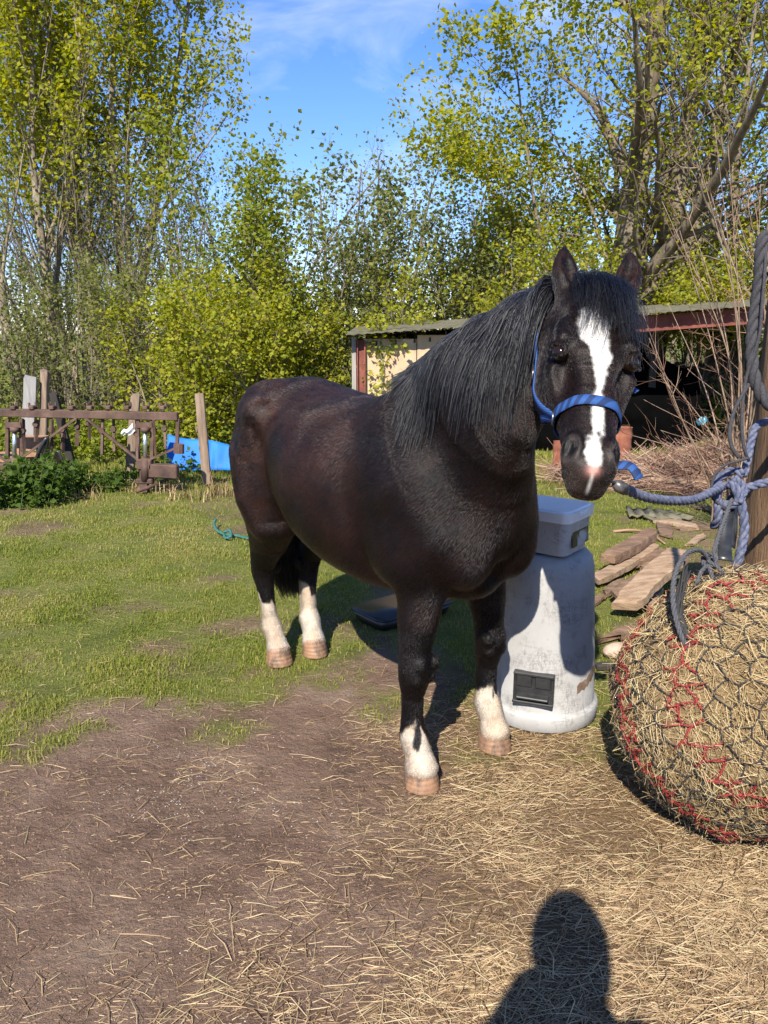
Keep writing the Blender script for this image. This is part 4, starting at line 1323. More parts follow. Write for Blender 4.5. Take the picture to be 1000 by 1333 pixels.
# timber post at the right edge
PYY = 2.95
pc = PY(1029, 640, PYY)
post = empty("tie_post", (pc.x, PYY, 0)); tag(post, "thick brown timber tying post at the right edge of the yard", "post")
m_post = noisy_mat("weathered round timber", [(.30, (.055, .030, .014)), (.5, (.125, .070, .033)), (.65, (.19, .115, .060)), (.8, (.085, .048, .024))], 5, 9, .85, .8, 30, .012, stretch=(5, 5, .55))
mb = MB(); n_ = 40; zs = np.linspace(0, 1.62, 50); rr = []
v = []
for z in zs:
    for k in range(n_):
        a = 2 * math.pi * k / n_
        r = .155 - .006 * z + .006 * math.sin(3 * a + z * 2) + .0035 * math.sin(11 * a + 3 * z) + .003 * math.sin(23 * a - 2 * z)
        v.append((r * math.cos(a) - .008 * z, r * math.sin(a), z))
i = np.arange(len(zs) - 1)[:, None] * n_ + np.arange(n_)[None]; j = np.arange(len(zs) - 1)[:, None] * n_ + (np.arange(n_)[None] + 1) % n_
mb.add(v, np.stack([i, j, j + n_, i + n_], -1).reshape(-1, 4)); mb.ngon(range((len(zs) - 1) * n_, len(zs) * n_), 0)
mb.build("timber", m_post, post, True)

# lead rope from the chin to the knot
lead = empty("lead_rope"); tag(lead, "faded blue lead rope tied from the pony's headcollar to the post", "lead rope")
dK = 2.62
KN = P(951, 642, dK)
start = P(808, 634, 1.98)
mb = MB()
rope(mb, [start, P(840, 647, 2.10), P(875, 652, 2.25), P(905, 650, 2.38), P(928, 640, 2.5), P(944, 632, dK)], .0135)
mb.build("rope_line", M_ROPE, lead, True)
mb = MB()
# the knot: turns of rope round each other
rope(mb, [P(944, 632, dK), P(962, 628, dK - .03), P(968, 642, dK - .05), P(956, 656, dK - .05), P(938, 655, dK - .03), P(930, 640, dK), P(938, 622, dK + .02), P(955, 612, dK), P(968, 618, dK - .02)], .0145)
rope(mb, [P(933, 640, dK - .03), P(935, 660, dK - .05), P(934, 676, dK - .04), P(930, 684, dK), P(940, 668, dK + .02), P(952, 650, dK + .01), P(960, 630, dK - .04), P(955, 622, dK - .05)], .0145)
rope(mb, [P(950, 628, dK - .05), P(960, 640, dK - .06), P(962, 655, dK - .06)], .0155)
mb.build("knot", M_ROPE, lead, True)
mb = MB()
rope(mb, [P(958, 636, dK - .05), P(966, 660, dK - .05), P(969, 690, dK - .04), P(965, 715, dK - .04), P(958, 739, dK - .03)], .0155)
mb.build("rope_tail", M_ROPE, lead, True)
mb = MB()
rope(mb, [P(962, 640, dK - .02), P(980, 633, dK), P(1000, 628, dK), P(1030, 626, dK + .02), P(1075, 640, PYY + .12), P(1060, 660, PYY + .35)], .0145)
rope(mb, [P(968, 620, dK), P(973, 600, dK), P(978, 575, dK + .01), P(984, 556, dK + .02), P(1000, 548, dK + .04)], .0135)
mb.build("rope_turn", M_ROPE, lead, True)
mb = MB()      # snap clip and the whipped end
cpts = [Vector(jr), P(800, 627, 1.97), start]
mb.tube([P(800, 629, 1.975), P(806, 633, 1.98), P(813, 637, 1.99)], [.010, .017, .016], 10)
mb.tube(spline([jr, (Vector(jr) + P(800, 629, 1.975)) / 2 + Vector((0, 0, -.01)), P(800, 629, 1.975)], 8), .005, 6)
mb.build("snap_clip", noisy_mat("dull steel and tape", [(.3, (.03, .03, .035)), (.7, (.16, .15, .14))], 60, 4, .4, .2, 200, .001, metallic=.5), lead, True)

# dark rope hanging over the post
dark = empty("dark_rope"); tag(dark, "thick dark braided rope looped over the top of the post", "rope")
mb = MB()
dR = 2.56
rope(mb, [P(1040, 330, dR + .1), P(1015, 312, dR), P(997, 308, dR - .02), P(991, 325, dR - .02), P(989, 360, dR - .01), P(984, 400, dR), P(979, 440, dR), P(980, 480, dR), P(989, 510, dR), P(1004, 528, dR), P(1030, 530, dR + .05), P(1080, 510, dR + .3)], .020)
mb.build("rope_loop", M_BROPE, dark, True)
mb = MB()
mb.tube(spline([P(998, 312, dR - .03), P(996, 350, dR - .04), P(992, 400, dR - .04), P(988, 440, dR - .03), P(972, 490, dR), P(966, 540, dR), P(968, 580, dR), P(975, 600, dR + .02)], 40), .0055, 8)
mb.tube(spline([P(975, 500, dR), P(958, 530, dR), P(950, 560, dR), P(953, 582, dR), P(962, 596, dR)], 24), .0065, 8)
mb.tube(spline([P(945, 664, dR), P(927, 645, dR), P(930, 620, dR), P(945, 605, dR), P(962, 600, dR), P(975, 596, dR)], 24), .0045, 8)
mb.build("thin_cord", M_BROPE, dark, True)

# ---- the haynet
HC = Vector((1.105, 2.12, .385)); HRX, HRY, HRZ = .40, .36, .388
hn = empty("haynet", HC); tag(hn, "bulging round haynet of hay with black and red mesh lying by the post", "haynet")
def hay_r(d):
    """radius of the bale along unit directions d"""
    r = 1 / np.sqrt((d[:, 0] / HRX) ** 2 + (d[:, 1] / HRY) ** 2 + (d[:, 2] / HRZ) ** 2)
    # pulled up towards the neck of the net, flat beneath
    r = r * (1 + .05 * vnoise(d * 2.2 + 5, 3) + .025 * vnoise(d * 6 + 1, 4))
    return np.where(d[:, 2] < -.55, np.minimum(r, .376 / np.maximum(-d[:, 2], .2)), r)
def sph(nu, nv):
    a = np.linspace(0, 2 * math.pi, nu, endpoint=False); v_ = np.linspace(.02, math.pi - .02, nv)
    A_, V_ = np.meshgrid(a, v_, indexing='ij')
    return np.stack([np.sin(V_) * np.cos(A_), np.sin(V_) * np.sin(A_), -np.cos(V_)], -1)
D_ = sph(120, 70); nv = 70
d = D_.reshape(-1, 3); hv = d * hay_r(d)[:, None] * (1 + .018 * vnoise(d * 26, 8) + .012 * vnoise(d * 60, 9))[:, None]
i = (np.arange(120)[:, None] * nv + np.arange(nv - 1)[None]).ravel(); j = (((np.arange(120) + 1) % 120)[:, None] * nv + np.arange(nv - 1)[None]).ravel()
m_hay, n, b = new_mat("packed hay")
t = nd(n, "ShaderNodeTexCoord"); mp = nd(n, "ShaderNodeMapping"); mp.inputs["Scale"].default_value = (26, 26, 150); mp.inputs["Rotation"].default_value = (.9, .6, .2)
n.links.new(t.outputs["Object"], mp.inputs["Vector"])
z = nd(n, "ShaderNodeTexNoise", Scale=1, Detail=6, Roughness=.65, Distortion=1.2); n.links.new(mp.outputs["Vector"], z.inputs["Vector"])
r = ramp(n, [(.32, (.06, .040, .020)), (.48, (.17, .115, .058)), (.6, (.28, .20, .10)), (.75, (.38, .29, .16))]); n.links.new(z.outputs["Fac"], r.inputs["Fac"]); n.links.new(r.outputs["Color"], b.inputs["Base Color"])
b.inputs["Roughness"].default_value = .9; b.inputs["Specular IOR Level"].default_value = .2
bp = nd(n, "ShaderNodeBump", Strength=.9, Distance=.012); n.links.new(z.outputs["Fac"], bp.inputs["Height"]); n.links.new(bp.outputs["Normal"], b.inputs["Normal"])
hay = mesh_object("hay", hv, np.stack([i, j, j + 1, i + 1], -1), m_hay, hn, True)

def stalk_mat(name, stops):
    m, n, b = new_mat(name)
    at = nd(n, "ShaderNodeAttribute", attribute_name="val"); r = ramp(n, stops); n.links.new(at.outputs["Fac"], r.inputs["Fac"])
    n.links.new(r.outputs["Color"], b.inputs["Base Color"]); b.inputs["Roughness"].default_value = .55; b.inputs["Specular IOR Level"].default_value = .3
    return m
M_STALK = stalk_mat("dry hay stalks", [(0, (.09, .054, .027)), (.3, (.205, .130, .064)), (.6, (.315, .212, .108)), (.88, (.41, .31, .18)), (1, (.27, .23, .11))])
def stalks(name, p, dirv, nrm, ln, wd, bend, mat, parent=None):
    """many bent three-sided stalks as one mesh"""
    N = len(p)
    dirv = dirv / np.linalg.norm(dirv, axis=1)[:, None]
    s = np.cross(dirv, nrm); s /= np.linalg.norm(s, axis=1)[:, None] + 1e-9
    u = np.cross(s, dirv)
    tt_ = np.array([-.5, 0, .5])
    ring = []
    for k, tk in enumerate(tt_):
        c = p + dirv * (ln * tk)[:, None] + u * (bend * ln * (.25 - tk * tk) * 1.0)[:, None] + s * (bend * ln * (.25 - tk * tk) * .7)[:, None]
        ww = wd * (1.0 if k < 2 else .55)
        ring.append(np.stack([c + s * ww[:, None], c - s * ww[:, None], c + u * ww[:, None] * .9], 1))
    V = np.stack(ring, 1).reshape(-1, 3)        # N,3 rings,3
    base = (np.arange(N) * 9)[:, None]
    f = []
    for a in range(2):
        for q in range(3):
            q2 = (q + 1) % 3
            f.append(np.concatenate([base + a * 3 + q, base + a * 3 + q2, base + a * 3 + 3 + q2, base + a * 3 + 3 + q], 1))
    Fq = np.concatenate(f)
    val = np.repeat(RNG.random(N), 9)
    return mesh_object(name, V, Fq, mat, parent, False, {"val": ("POINT", "FLOAT", val)})
M_HAYST = stalk_mat("golden hay stalks", [(0, (.12, .080, .038)), (.3, (.25, .170, .078)), (.6, (.36, .255, .125)), (.88, (.45, .35, .20)), (1, (.32, .28, .13))])
NST = 20000
d = RNG.normal(size=(NST, 3)); d /= np.linalg.norm(d, axis=1)[:, None]
d = d[(d[:, 2] > -.93)]
pp = d * (hay_r(d) * RNG.uniform(.985, 1.026, len(d)))[:, None]
flow = np.array([.55, .25, -.75])[None] + .55 * RNG.normal(size=d.shape)
tg = flow - (flow * d).sum(1)[:, None] * d + d * (RNG.normal(.0, .16, len(d)) + np.where(RNG.random(len(d)) < .12, RNG.normal(0, .6, len(d)), 0))[:, None]
stalks("hay_stalks", pp, tg, d, RNG.uniform(.03, .11, len(d)), RNG.uniform(.0005, .0013, len(d)), RNG.normal(.0, .3, len(d)), M_HAYST, hay)["kind"] = "stuff"

# netting: hexagonal mesh wrapped over the front, a red border around it
FDIR = Vector((.10, -.86, .50)).normalized()
fx = Vector((1, 0, 0)); fx = (fx - FDIR * fx.dot(FDIR)).normalized(); fy = FDIR.cross(fx)
if fy.z < 0: fy = -fy
def net_dir(th, ph):
    return np.array(FDIR) * math.cos(th) + (np.array(fx) * math.cos(ph) + np.array(fy) * math.sin(ph)) * math.sin(th)
def net_pt(x, y, off=1.0):
    """polar map: flat honeycomb coordinates in metres to a point on the bale"""
    rho = math.hypot(x, y); th = rho / .385; ph = math.atan2(y, x)
    return net_dir(th, ph), th
bk, rd = MB(), MB()
a_ = .037
def nd_pt(q, r, seed):
    x = a_ * math.sqrt(3) * (q + r / 2) ; y = a_ * 1.5 * r
    return x, y
edges = []
R_ = 21
for q in range(-R_, R_ + 1):
    for r in range(-R_, R_ + 1):
        cx, cy = nd_pt(q, r, 0)
        if math.hypot(cx, cy) > .385 * 2.2: continue
        vs = [(cx + a_ * math.cos(math.radians(60 * k + 30)), cy + a_ * math.sin(math.radians(60 * k + 30))) for k in range(6)]
        for k in (0, 1, 2): edges.append((vs[k], vs[k + 1]))
jit = {}
def J(p):
    k = (round(p[0] / a_ * 4), round(p[1] / a_ * 4))
    if k not in jit: jit[k] = (p[0] + RNG.normal(0, .0085), p[1] + RNG.normal(0, .0085))
    return jit[k]
def smooth_hay(dd):
    return 1 / np.sqrt((dd[:, 0] / HRX) ** 2 + (dd[:, 1] / HRY) ** 2 + (dd[:, 2] / HRZ) ** 2)
knots_b, knots_r = set(), set()
for p0, p1 in edges:
    p0, p1 = J(p0), J(p1)
    th = math.hypot((p0[0] + p1[0]) / 2, (p0[1] + p1[1]) / 2) / .385
    red = .86 < th < 1.08 or 1.42 < th < 1.62
    dd = np.array([net_pt(p0[0] * (1 - s_) + p1[0] * s_, p0[1] * (1 - s_) + p1[1] * s_)[0] for s_ in (0, .33, .67, 1)])
    if dd[:, 2].min() < -.90: continue
    sag = np.array([1.012, 1.026, 1.026, 1.012])
    pts = dd * (hay_r(dd) * sag + .004)[:, None]
    (rd if red else bk).tube(pts, .0019 if red else .0019, 5, False, val=RNG.random())
    for e in (0, 3):
        kk = tuple(np.round(pts[e], 3))
        S_k = knots_r if red else knots_b
        if kk not in S_k:
            S_k.add(kk); c = pts[e]; (rd if red else bk).tube([c - dd[e] * .006, c - dd[e] * .002, c + dd[e] * .002, c + dd[e] * .005], [.001, .0038, .0038, .001], 6)
    if red:       # doubled, frayed red twine
        for _ in range(2):
            rd.tube(pts + RNG.normal(0, .006, pts.shape), .0010, 4, False)
M_NET = noisy_mat("black net twine", [(.3, (.010, .010, .011)), (.7, (.035, .032, .03))], 200, 4, .8, .3, 500, .001)
M_RED = noisy_mat("red net twine", [(.3, (.14, .010, .012)), (.7, (.30, .025, .024))], 120, 4, .75, .3, 500, .001)
bk.build("black_net", M_NET, hn, True); rd.build("red_net", M_RED, hn, True)
# the drawn neck of the net and the grey cord tied to the post
def hnl(v): return np.array(v) - np.array(HC)
mb = MB()
dN = 2.20
neck0 = P(906, 855, 2.12)
mb.tube(spline([hnl(P(910, 858, 2.13)), hnl(P(898, 840, 2.13)), hnl(P(888, 815, 2.15)), hnl(P(882, 795, 2.18)), hnl(P(884, 780, 2.22))], 24), [.010] * 8 + [.014] * 8 + [.008] * 8, 8)
for k in range(9):
    o = RNG.normal(0, .012, (5, 3))
    mb.tube(spline(np.array([hnl(P(912, 862, 2.11)), hnl(P(900, 842, 2.12)), hnl(P(890, 820, 2.14)), hnl(P(884, 798, 2.17)), hnl(P(896, 740, 2.3))]) + o, 20), .0028, 5)
mb.build("drawn_neck", M_NET, hn, True)
mb = MB()
c1 = [P(905, 856, 2.10), P(890, 835, 2.11), P(880, 805, 2.13), P(876, 775, 2.16), P(880, 745, 2.2), P(893, 722, 2.25), P(910, 716, 2.3), P(921, 726, 2.33), P(925, 733, 2.34), P(935, 700, 2.42), P(945, 672, 2.5), P(953, 650, 2.55)]
rope(mb, [hnl(q) for q in c1], .0075, strands=3, n=6)
rope(mb, [hnl(q) for q in [P(925, 733, 2.33), P(913, 745, 2.3), P(906, 768, 2.27), P(912, 790, 2.25), P(925, 780, 2.25), P(928, 755, 2.28), P(922, 735, 2.32)]], .0065, n=6)
rope(mb, [hnl(q) for q in [P(921, 730, 2.32), P(934, 738, 2.3), P(944, 752, 2.28), P(950, 775, 2.27)]], .006, n=6)
rope(mb, [hnl(q) for q in [P(918, 722, 2.34), P(930, 722, 2.31), P(931, 735, 2.31), P(918, 736, 2.33), P(916, 725, 2.35)]], .0075, n=6)
mb.build("draw_cord", M_GCORD, hn, True)
# black strap hanging from the knot
mb = MB(); 
pts_ = np.array([P(948, 655, 2.60), P(945, 680, 2.58), P(943, 705, 2.55), P(944, 730, 2.50)]); ribbon(mb, spline(pts_, 14), np.repeat(np.array([[-.2, -1, .2]]), 14, 0), .045, .004)
pts_ = np.array([P(954, 655, 2.62), P(955, 685, 2.6), P(952, 712, 2.57)]); ribbon(mb, spline(pts_, 12), np.repeat(np.array([[.3, -1, .1]]), 12, 0), .03, .004)
tag(mb.build("black_strap", m_blk, None, True), "black strap hanging below the blue knot beside the post", "strap")

# dark rubber trough lying in the pony's shade
tr0 = G(512, 802)
mb = MB()
tr = empty("rubber_trough", (tr0.x + .05, tr0.y, .0), math.radians(38)); tag(tr, "low black rubber trough lying on the grass in the pony's shadow", "trough")
rbox(mb, .46, .24, .004, .06, .05, .02)
mb.build("shell", m_blk, tr, True)
mb = MB(); rbox(mb, .51, .29, .06, .070, .06, .0)
mb.build("rim", m_blk, tr, True)
# ------------------------------------------------------------------ the low open shed and the clutter in front of it
SY = 9.0
def SP(px, py, y=SY): return PY(px, py, y)
m_panel = noisy_mat("pale fibre board", [(.28, (.32, .21, .12)), (.45, (.43, .31, .19)), (.62, (.47, .37, .255)), (.78, (.38, .35, .31))], 1.4, 7, .8, .25, 30, .004, stretch=(1, 1, .7),
                    dirt=((.16, .13, .10), 5, .56, .82))
m_rust = noisy_mat("rusty red steel", [(.3, (.085, .022, .014)), (.55, (.16, .042, .026)), (.75, (.22, .085, .05))], 8, 7, .8, .4, 60, .003)
m_roof = noisy_mat("mossy roof sheet", [(.3, (.055, .050, .032)), (.55, (.11, .10, .06)), (.75, (.17, .15, .11))], 6, 7, .9, .5, 40, .006)
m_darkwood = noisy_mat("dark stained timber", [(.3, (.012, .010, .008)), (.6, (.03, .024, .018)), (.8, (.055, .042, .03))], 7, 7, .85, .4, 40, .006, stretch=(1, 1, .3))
m_bay_shade = noisy_mat("black bay shade", [(.3, (.0016, .0016, .0016)), (.7, (.003, .003, .003))], 4, 4, .95, .3, 9, .04, spec=.0)  # near-black colour that paints the shade of the open bay
L0 = SP(457, 436); R0 = SP(985, 398)
xl, xr = L0.x, R0.x + 1.2
zl, zr = L0.z, R0.z + (R0.z - L0.z) / (R0.x - L0.x) * 1.2
def eave(x): return zl + (zr - zl) * (x - xl) / (xr - xl)
shed = empty("shed", ((xl + xr) / 2, SY + 1.3, 0)); tag(shed, "low open-fronted shed with a rusty steel beam, tan board wall and mossy flat roof", "shed")
so = np.array(shed.location)
def sl(*p): return tuple(np.array(p) - so)
xw = SP(655, 480).x                      # where the boarded part ends
# board wall: sheets with a gap and fixings
edges_x = [xl + .14, SP(543, 450).x, SP(612, 450).x, xw]
for a, b_ in zip(edges_x[:-1], edges_x[1:]):
    mb = MB(); zt = (eave(a) + eave(b_)) / 2 - .075
    mb.box(sl((a + b_) / 2, SY + .06, zt / 2), (b_ - a - .008, .018, zt), None, 0, .004); mb.build("wall_panel", m_panel, shed)
mb = MB()
for a in edges_x[:-1]:
    for k in range(3):
        x = a + .15 + k * .22
        mb = MB(); mb.box(sl(x, SY + .046, eave(x) - .115), (.022, .012, .05), None, 0, .003); mb.build("bracket", m_darkwood, shed)
mb = MB(); mb.bar(sl(xl + .03, SY + .08, 0), sl(xl + .03, SY + .08, eave(xl) - .02), .05, .09); mb.build("timber_post", noisy_mat("grey board", [(.3, (.16, .14, .12)), (.7, (.28, .26, .23))], 6, 6, .85, .3, 40, .004, stretch=(4, 4, .5)), shed)
def ibeam(mb, a, b_, w_, h_, up=(0, 0, 1)):
    a, b_ = Vector(a), Vector(b_); u = Vector(up)
    mb.bar(a + u * (h_ / 2), b_ + u * (h_ / 2), w_, .014, up); mb.bar(a - u * (h_ / 2), b_ - u * (h_ / 2), w_, .014, up); mb.bar(a, b_, .012, h_ - .014, up)
mb = MB(); ibeam(mb, sl(xl + .115, SY + .02, 0), sl(xl + .115, SY + .02, eave(xl) - .06), .10, .085, (1, 0, 0)); mb.build("steel_post", m_rust, shed)
mb = MB(); ibeam(mb, sl(xw - .2, SY + .0, eave(xw - .2) - .11), sl(xr, SY + .0, eave(xr) - .11), .10, .16); mb.build("steel_beam", m_rust, shed)
for px in (742, 884):
    x = SP(px, 480).x
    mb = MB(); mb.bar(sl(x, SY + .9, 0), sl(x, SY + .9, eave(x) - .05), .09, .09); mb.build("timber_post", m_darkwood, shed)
# corrugated roof
mb = MB(); nx = 220; xsr = np.linspace(xl - .05, xr, nx); vv = []
for x in xsr:
    for y, dz in ((SY - .18, 0), (SY + 2.9, .10)):
        for o in (0, .016): vv.append(sl(x, y, eave(x) + dz + .005 * math.sin(x * 60) + o))
vv = np.array(vv); ff = []
for k in range(nx - 1):
    a = k * 4; ff += [[a, a + 4, a + 6, a + 2], [a + 1, a + 3, a + 7, a + 5], [a, a + 1, a + 5, a + 4], [a + 2, a + 6, a + 7, a + 3]]
ff += [[0, 2, 3, 1], [(nx - 1) * 4, (nx - 1) * 4 + 1, (nx - 1) * 4 + 3, (nx - 1) * 4 + 2]]
mb.add(vv, ff); mb.build("roof", m_roof, shed, False)
# back wall, low on the right so that the field shows over it; side wall
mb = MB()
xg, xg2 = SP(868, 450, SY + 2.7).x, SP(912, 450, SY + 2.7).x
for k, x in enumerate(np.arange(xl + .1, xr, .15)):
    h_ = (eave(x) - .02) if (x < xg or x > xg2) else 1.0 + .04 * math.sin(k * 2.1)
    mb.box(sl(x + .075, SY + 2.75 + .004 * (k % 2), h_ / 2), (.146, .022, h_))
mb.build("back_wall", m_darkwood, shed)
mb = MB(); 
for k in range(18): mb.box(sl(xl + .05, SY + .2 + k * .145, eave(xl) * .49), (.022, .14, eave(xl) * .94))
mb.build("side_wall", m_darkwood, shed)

# black sheeting added as a stand-in for the deep shade of the bay
tp = empty("bay_shading", (SP(800, 560).x, SY + .75, 0)); tag(tp, "added black sheeting heaped inside the open bay of the shed", "shading")
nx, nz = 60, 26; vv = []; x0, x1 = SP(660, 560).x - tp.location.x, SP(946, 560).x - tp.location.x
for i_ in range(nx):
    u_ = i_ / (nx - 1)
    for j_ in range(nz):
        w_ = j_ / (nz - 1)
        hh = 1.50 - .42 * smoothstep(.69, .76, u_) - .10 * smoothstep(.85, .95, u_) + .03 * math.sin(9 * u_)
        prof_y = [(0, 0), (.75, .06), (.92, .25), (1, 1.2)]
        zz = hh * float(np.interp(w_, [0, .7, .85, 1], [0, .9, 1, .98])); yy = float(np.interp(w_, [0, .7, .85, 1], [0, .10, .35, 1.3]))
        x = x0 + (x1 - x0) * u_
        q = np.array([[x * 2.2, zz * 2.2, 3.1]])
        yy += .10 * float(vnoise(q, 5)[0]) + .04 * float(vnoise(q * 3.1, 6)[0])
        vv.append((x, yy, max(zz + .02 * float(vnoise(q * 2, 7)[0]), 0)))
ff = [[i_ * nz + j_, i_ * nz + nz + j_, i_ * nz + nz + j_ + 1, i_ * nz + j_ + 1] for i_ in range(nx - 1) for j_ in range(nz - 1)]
mb = MB(); mb.add(vv, ff); mb.build("sheet", m_bay_shade, tp, True)
# turquoise scrap lying on the heap
mb = MB(); q = SP(914, 548, SY - .9); nn = 12; vv = []
for i_ in range(nn):
    for j_ in range(nn):
        a, b_ = i_ / (nn - 1) - .5, j_ / (nn - 1) - .5
        vv.append(q + Vector((.11 * a + .015 * math.sin(b_ * 7), .06 * b_, .035 * math.sin(a * 6 + b_ * 3) + .03 * b_ + .015 * math.sin(b_ * 11 + a * 4))))
mb.add([tuple(v) for v in vv], [[i_ * nn + j_, i_ * nn + nn + j_, i_ * nn + nn + j_ + 1, i_ * nn + j_ + 1] for i_ in range(nn - 1) for j_ in range(nn - 1)])
tag(mb.build("plastic_scrap", noisy_mat("turquoise plastic", [(.3, (.015, .13, .20)), (.7, (.04, .24, .33))], 9, 4, .4, .1, 60, .002), None, True), "small turquoise plastic scrap lying on top of the twig heap", "scrap")

# rusty drums
def drum(px, py0, py1, y, r, label):
    b0 = PY(px, py1, y); zt = PY(px, py0, y).z
    o = empty("rusty_drum", (b0.x, y, 0)); tag(o, label, "drum", "rusty drums in front of the shed")
    h_ = max(zt, .3)
    mb = MB(); pr = [(r * .96, 0), (r, .01)]
    for k in range(1, 4):
        z = h_ * k / 4
        pr += [(r, z - .02), (r * 1.05, z), (r, z + .02)]
    pr += [(r, h_ - .01), (r * 1.04, h_), (r * .95, h_), (r * .93, h_ - .12), (.01, h_ - .125)]
    mb.lathe(pr, n=28); auto_smooth(mb.build("barrel", m_drum, o, True), 40)
m_drum = noisy_mat("flaking rust", [(.3, (.12, .035, .018)), (.5, (.22, .075, .04)), (.68, (.31, .13, .075)), (.8, (.16, .10, .07))], 6, 8, .9, .4, 50, .004)
drum(806, 556, 606, SY - .35, .115, "small rusty drum standing at the mouth of the shed beside the black opening")
drum(727, 576, 603, SY - .6, .065, "rusty orange drum glimpsed between the pony's chest and muzzle")

# heap of thin reddish twigs
M_TWIG = stalk_mat("dry reddish twigs", [(0, (.045, .022, .014)), (.4, (.14, .070, .042)), (.75, (.24, .135, .085)), (1, (.34, .25, .17))])
hp0 = SP(882, 618, 7.9)
N = 6500
u_ = RNG.normal(0, .42, N); v2 = RNG.normal(0, .30, N)
hgt = .34 * np.exp(-((u_ - .62) / .48) ** 2 - (v2 / .42) ** 2) * (1 + .2 * np.sin(u_ * 7))
pz = hgt * RNG.random(N) ** .55
pt = np.stack([hp0.x + u_ * 1.15, 7.9 + v2, pz + .02], 1)
dv = np.stack([np.where(RNG.random(N) < .6, 1.0, .35) * np.sign(RNG.normal(size=N)), RNG.normal(0, .5, N), RNG.normal(-.12, .22, N)], 1)
tw = stalks("twig_heap", pt, dv, np.repeat(np.array([[0, -.3, 1.0]]), N, 0), RNG.uniform(.2, .85, N), RNG.uniform(.0016, .0042, N), RNG.normal(.05, .18, N), M_TWIG)
tag(tw, kind="stuff")
mb = MB(); nn = 40
gx = np.linspace(-1.3, 1.3, nn); vv = []
for a in gx:
    for c in gx:
        vv.append((hp0.x + a, 7.9 + c * .6, .27 * math.exp(-((a - .70) / .58) ** 2 - (c * .6 / .42) ** 2) + .03 * float(vnoise(np.array([[a * 6, c * 6, 0.5]]), 2)[0]) - .04))
ff = [[i_ * nn + j_, i_ * nn + nn + j_, i_ * nn + nn + j_ + 1, i_ * nn + j_ + 1] for i_ in range(nn - 1) for j_ in range(nn - 1)]
mb.add(vv, ff)
hb = mb.build("twig_litter", noisy_mat("twig litter", [(.3, (.05, .026, .016)), (.5, (.11, .058, .036)), (.7, (.18, .10, .066))], 9, 8, .95, .8, 40, .02, stretch=(1, 5, 5)), None, True); tag(hb, kind="stuff")

# timber and stone lying about on the right
m_plank = noisy_mat("weathered brown plank", [(.28, (.075, .046, .028)), (.45, (.17, .105, .062)), (.6, (.25, .165, .10)), (.75, (.31, .225, .15)), (.85, (.14, .10, .075))], 9, 10, .9, .7, 60, .006, stretch=(1, 4, 4), val_mix=.3)
m_log = noisy_mat("bark and broken wood", [(.28, (.07, .040, .024)), (.5, (.15, .088, .052)), (.7, (.26, .16, .10)), (.82, (.12, .085, .06))], 6, 8, .9, .7, 30, .012, stretch=(1, 3, 3))
def plank(p0, p1, wd, th, label, name="plank", mat=None, z0=0.0, z1=0.0, grp=None, yaw=0):
    a = G(*p0); b_ = G(*p1); a.z = z0 + th / 2; b_.z = z1 + th / 2
    mb = MB(); d = (b_ - a); L = d.length; d.normalize()
    s = Vector((0, 0, 1)).cross(d).normalized(); u = d.cross(s)
    ns = 22; vv = []
    for k in range(ns):
        t = k / (ns - 1); c = a + d * (L * t) + s * (.006 * math.sin(5 * t + wd * 90)) + u * (.004 * math.sin(4 * t + th * 200))
        w_ = wd / 2 * (1 + .05 * RNG.normal()) * (1 - (.25 * RNG.random() if k in (0, 1, ns - 2, ns - 1) else 0)); h_ = th / 2 * (1 + .06 * RNG.normal())
        e = .75 if k in (0, ns - 1) else 1
        sh_ = RNG.normal(0, .05) if k in (0, ns - 1) else 0
        for x, z in ((-1, -.8), (-1, .8), (-.9, 1), (.9, 1), (1, .8), (1, -.8), (.9, -1), (-.9, -1)):
            vv.append(c + s * (x * w_) + u * (z * h_ * e) + d * (sh_ * x))
    ff = [[k * 8 + j, k * 8 + (j + 1) % 8, k * 8 + 8 + (j + 1) % 8, k * 8 + 8 + j] for k in range(ns - 1) for j in range(8)]
    mb.add(vv, ff); mb.ngon(range(7, -1, -1), 0); mb.ngon(range((ns - 1) * 8, ns * 8), 0)
    o = auto_smooth(mb.build(name, mat or m_plank), 35); tag(o, label, "wood", grp or "broken boards and offcuts on the right"); return o
plank((800, 792), (885, 744), .085, .03, "long pale sawn batten in front of the log heap by the haynet", z0=.06, z1=.12)
plank((776, 765), (852, 728), .09, .045, "broad grey weathered board at the left of the log heap", z0=.02, z1=.07)
plank((790, 752), (850, 722), .10, .07, "short broken brown log on top of the heap", "log", m_log, .08, .12)
plank((805, 745), (870, 735), .09, .05, "thick brown offcut lying behind the pale batten", "log", m_log, .02, .05)
plank((812, 808), (880, 768), .14, .06, "wide brown board with a rotten end nearest the haynet", z0=.05, z1=.20)
plank((838, 752), (880, 742), .12, .04, "grey-brown board lying flat under the end of the long batten", z0=.02, z1=.05)
plank((842, 631), (928, 636), .10, .07, "pale squared beam lying in front of the twig heap", z0=.01, z1=.01)
plank((848, 616), (950, 628), .12, .12, "brown squared beam just behind the pale one at the twig heap", z0=.0, z1=.0)
plank((858, 682), (905, 690), .12, .03, "small brown board lying in the grass behind the log heap", z0=.01, z1=.01)
plank((880, 692), (925, 690), .07, .025, "thin brown slat lying in the grass under the blue rope", z0=.005, z1=.005)
plank((862, 668), (866, 702), .10, .02, "short reddish piece of board lying on end in the grass", z0=.01, z1=.01)
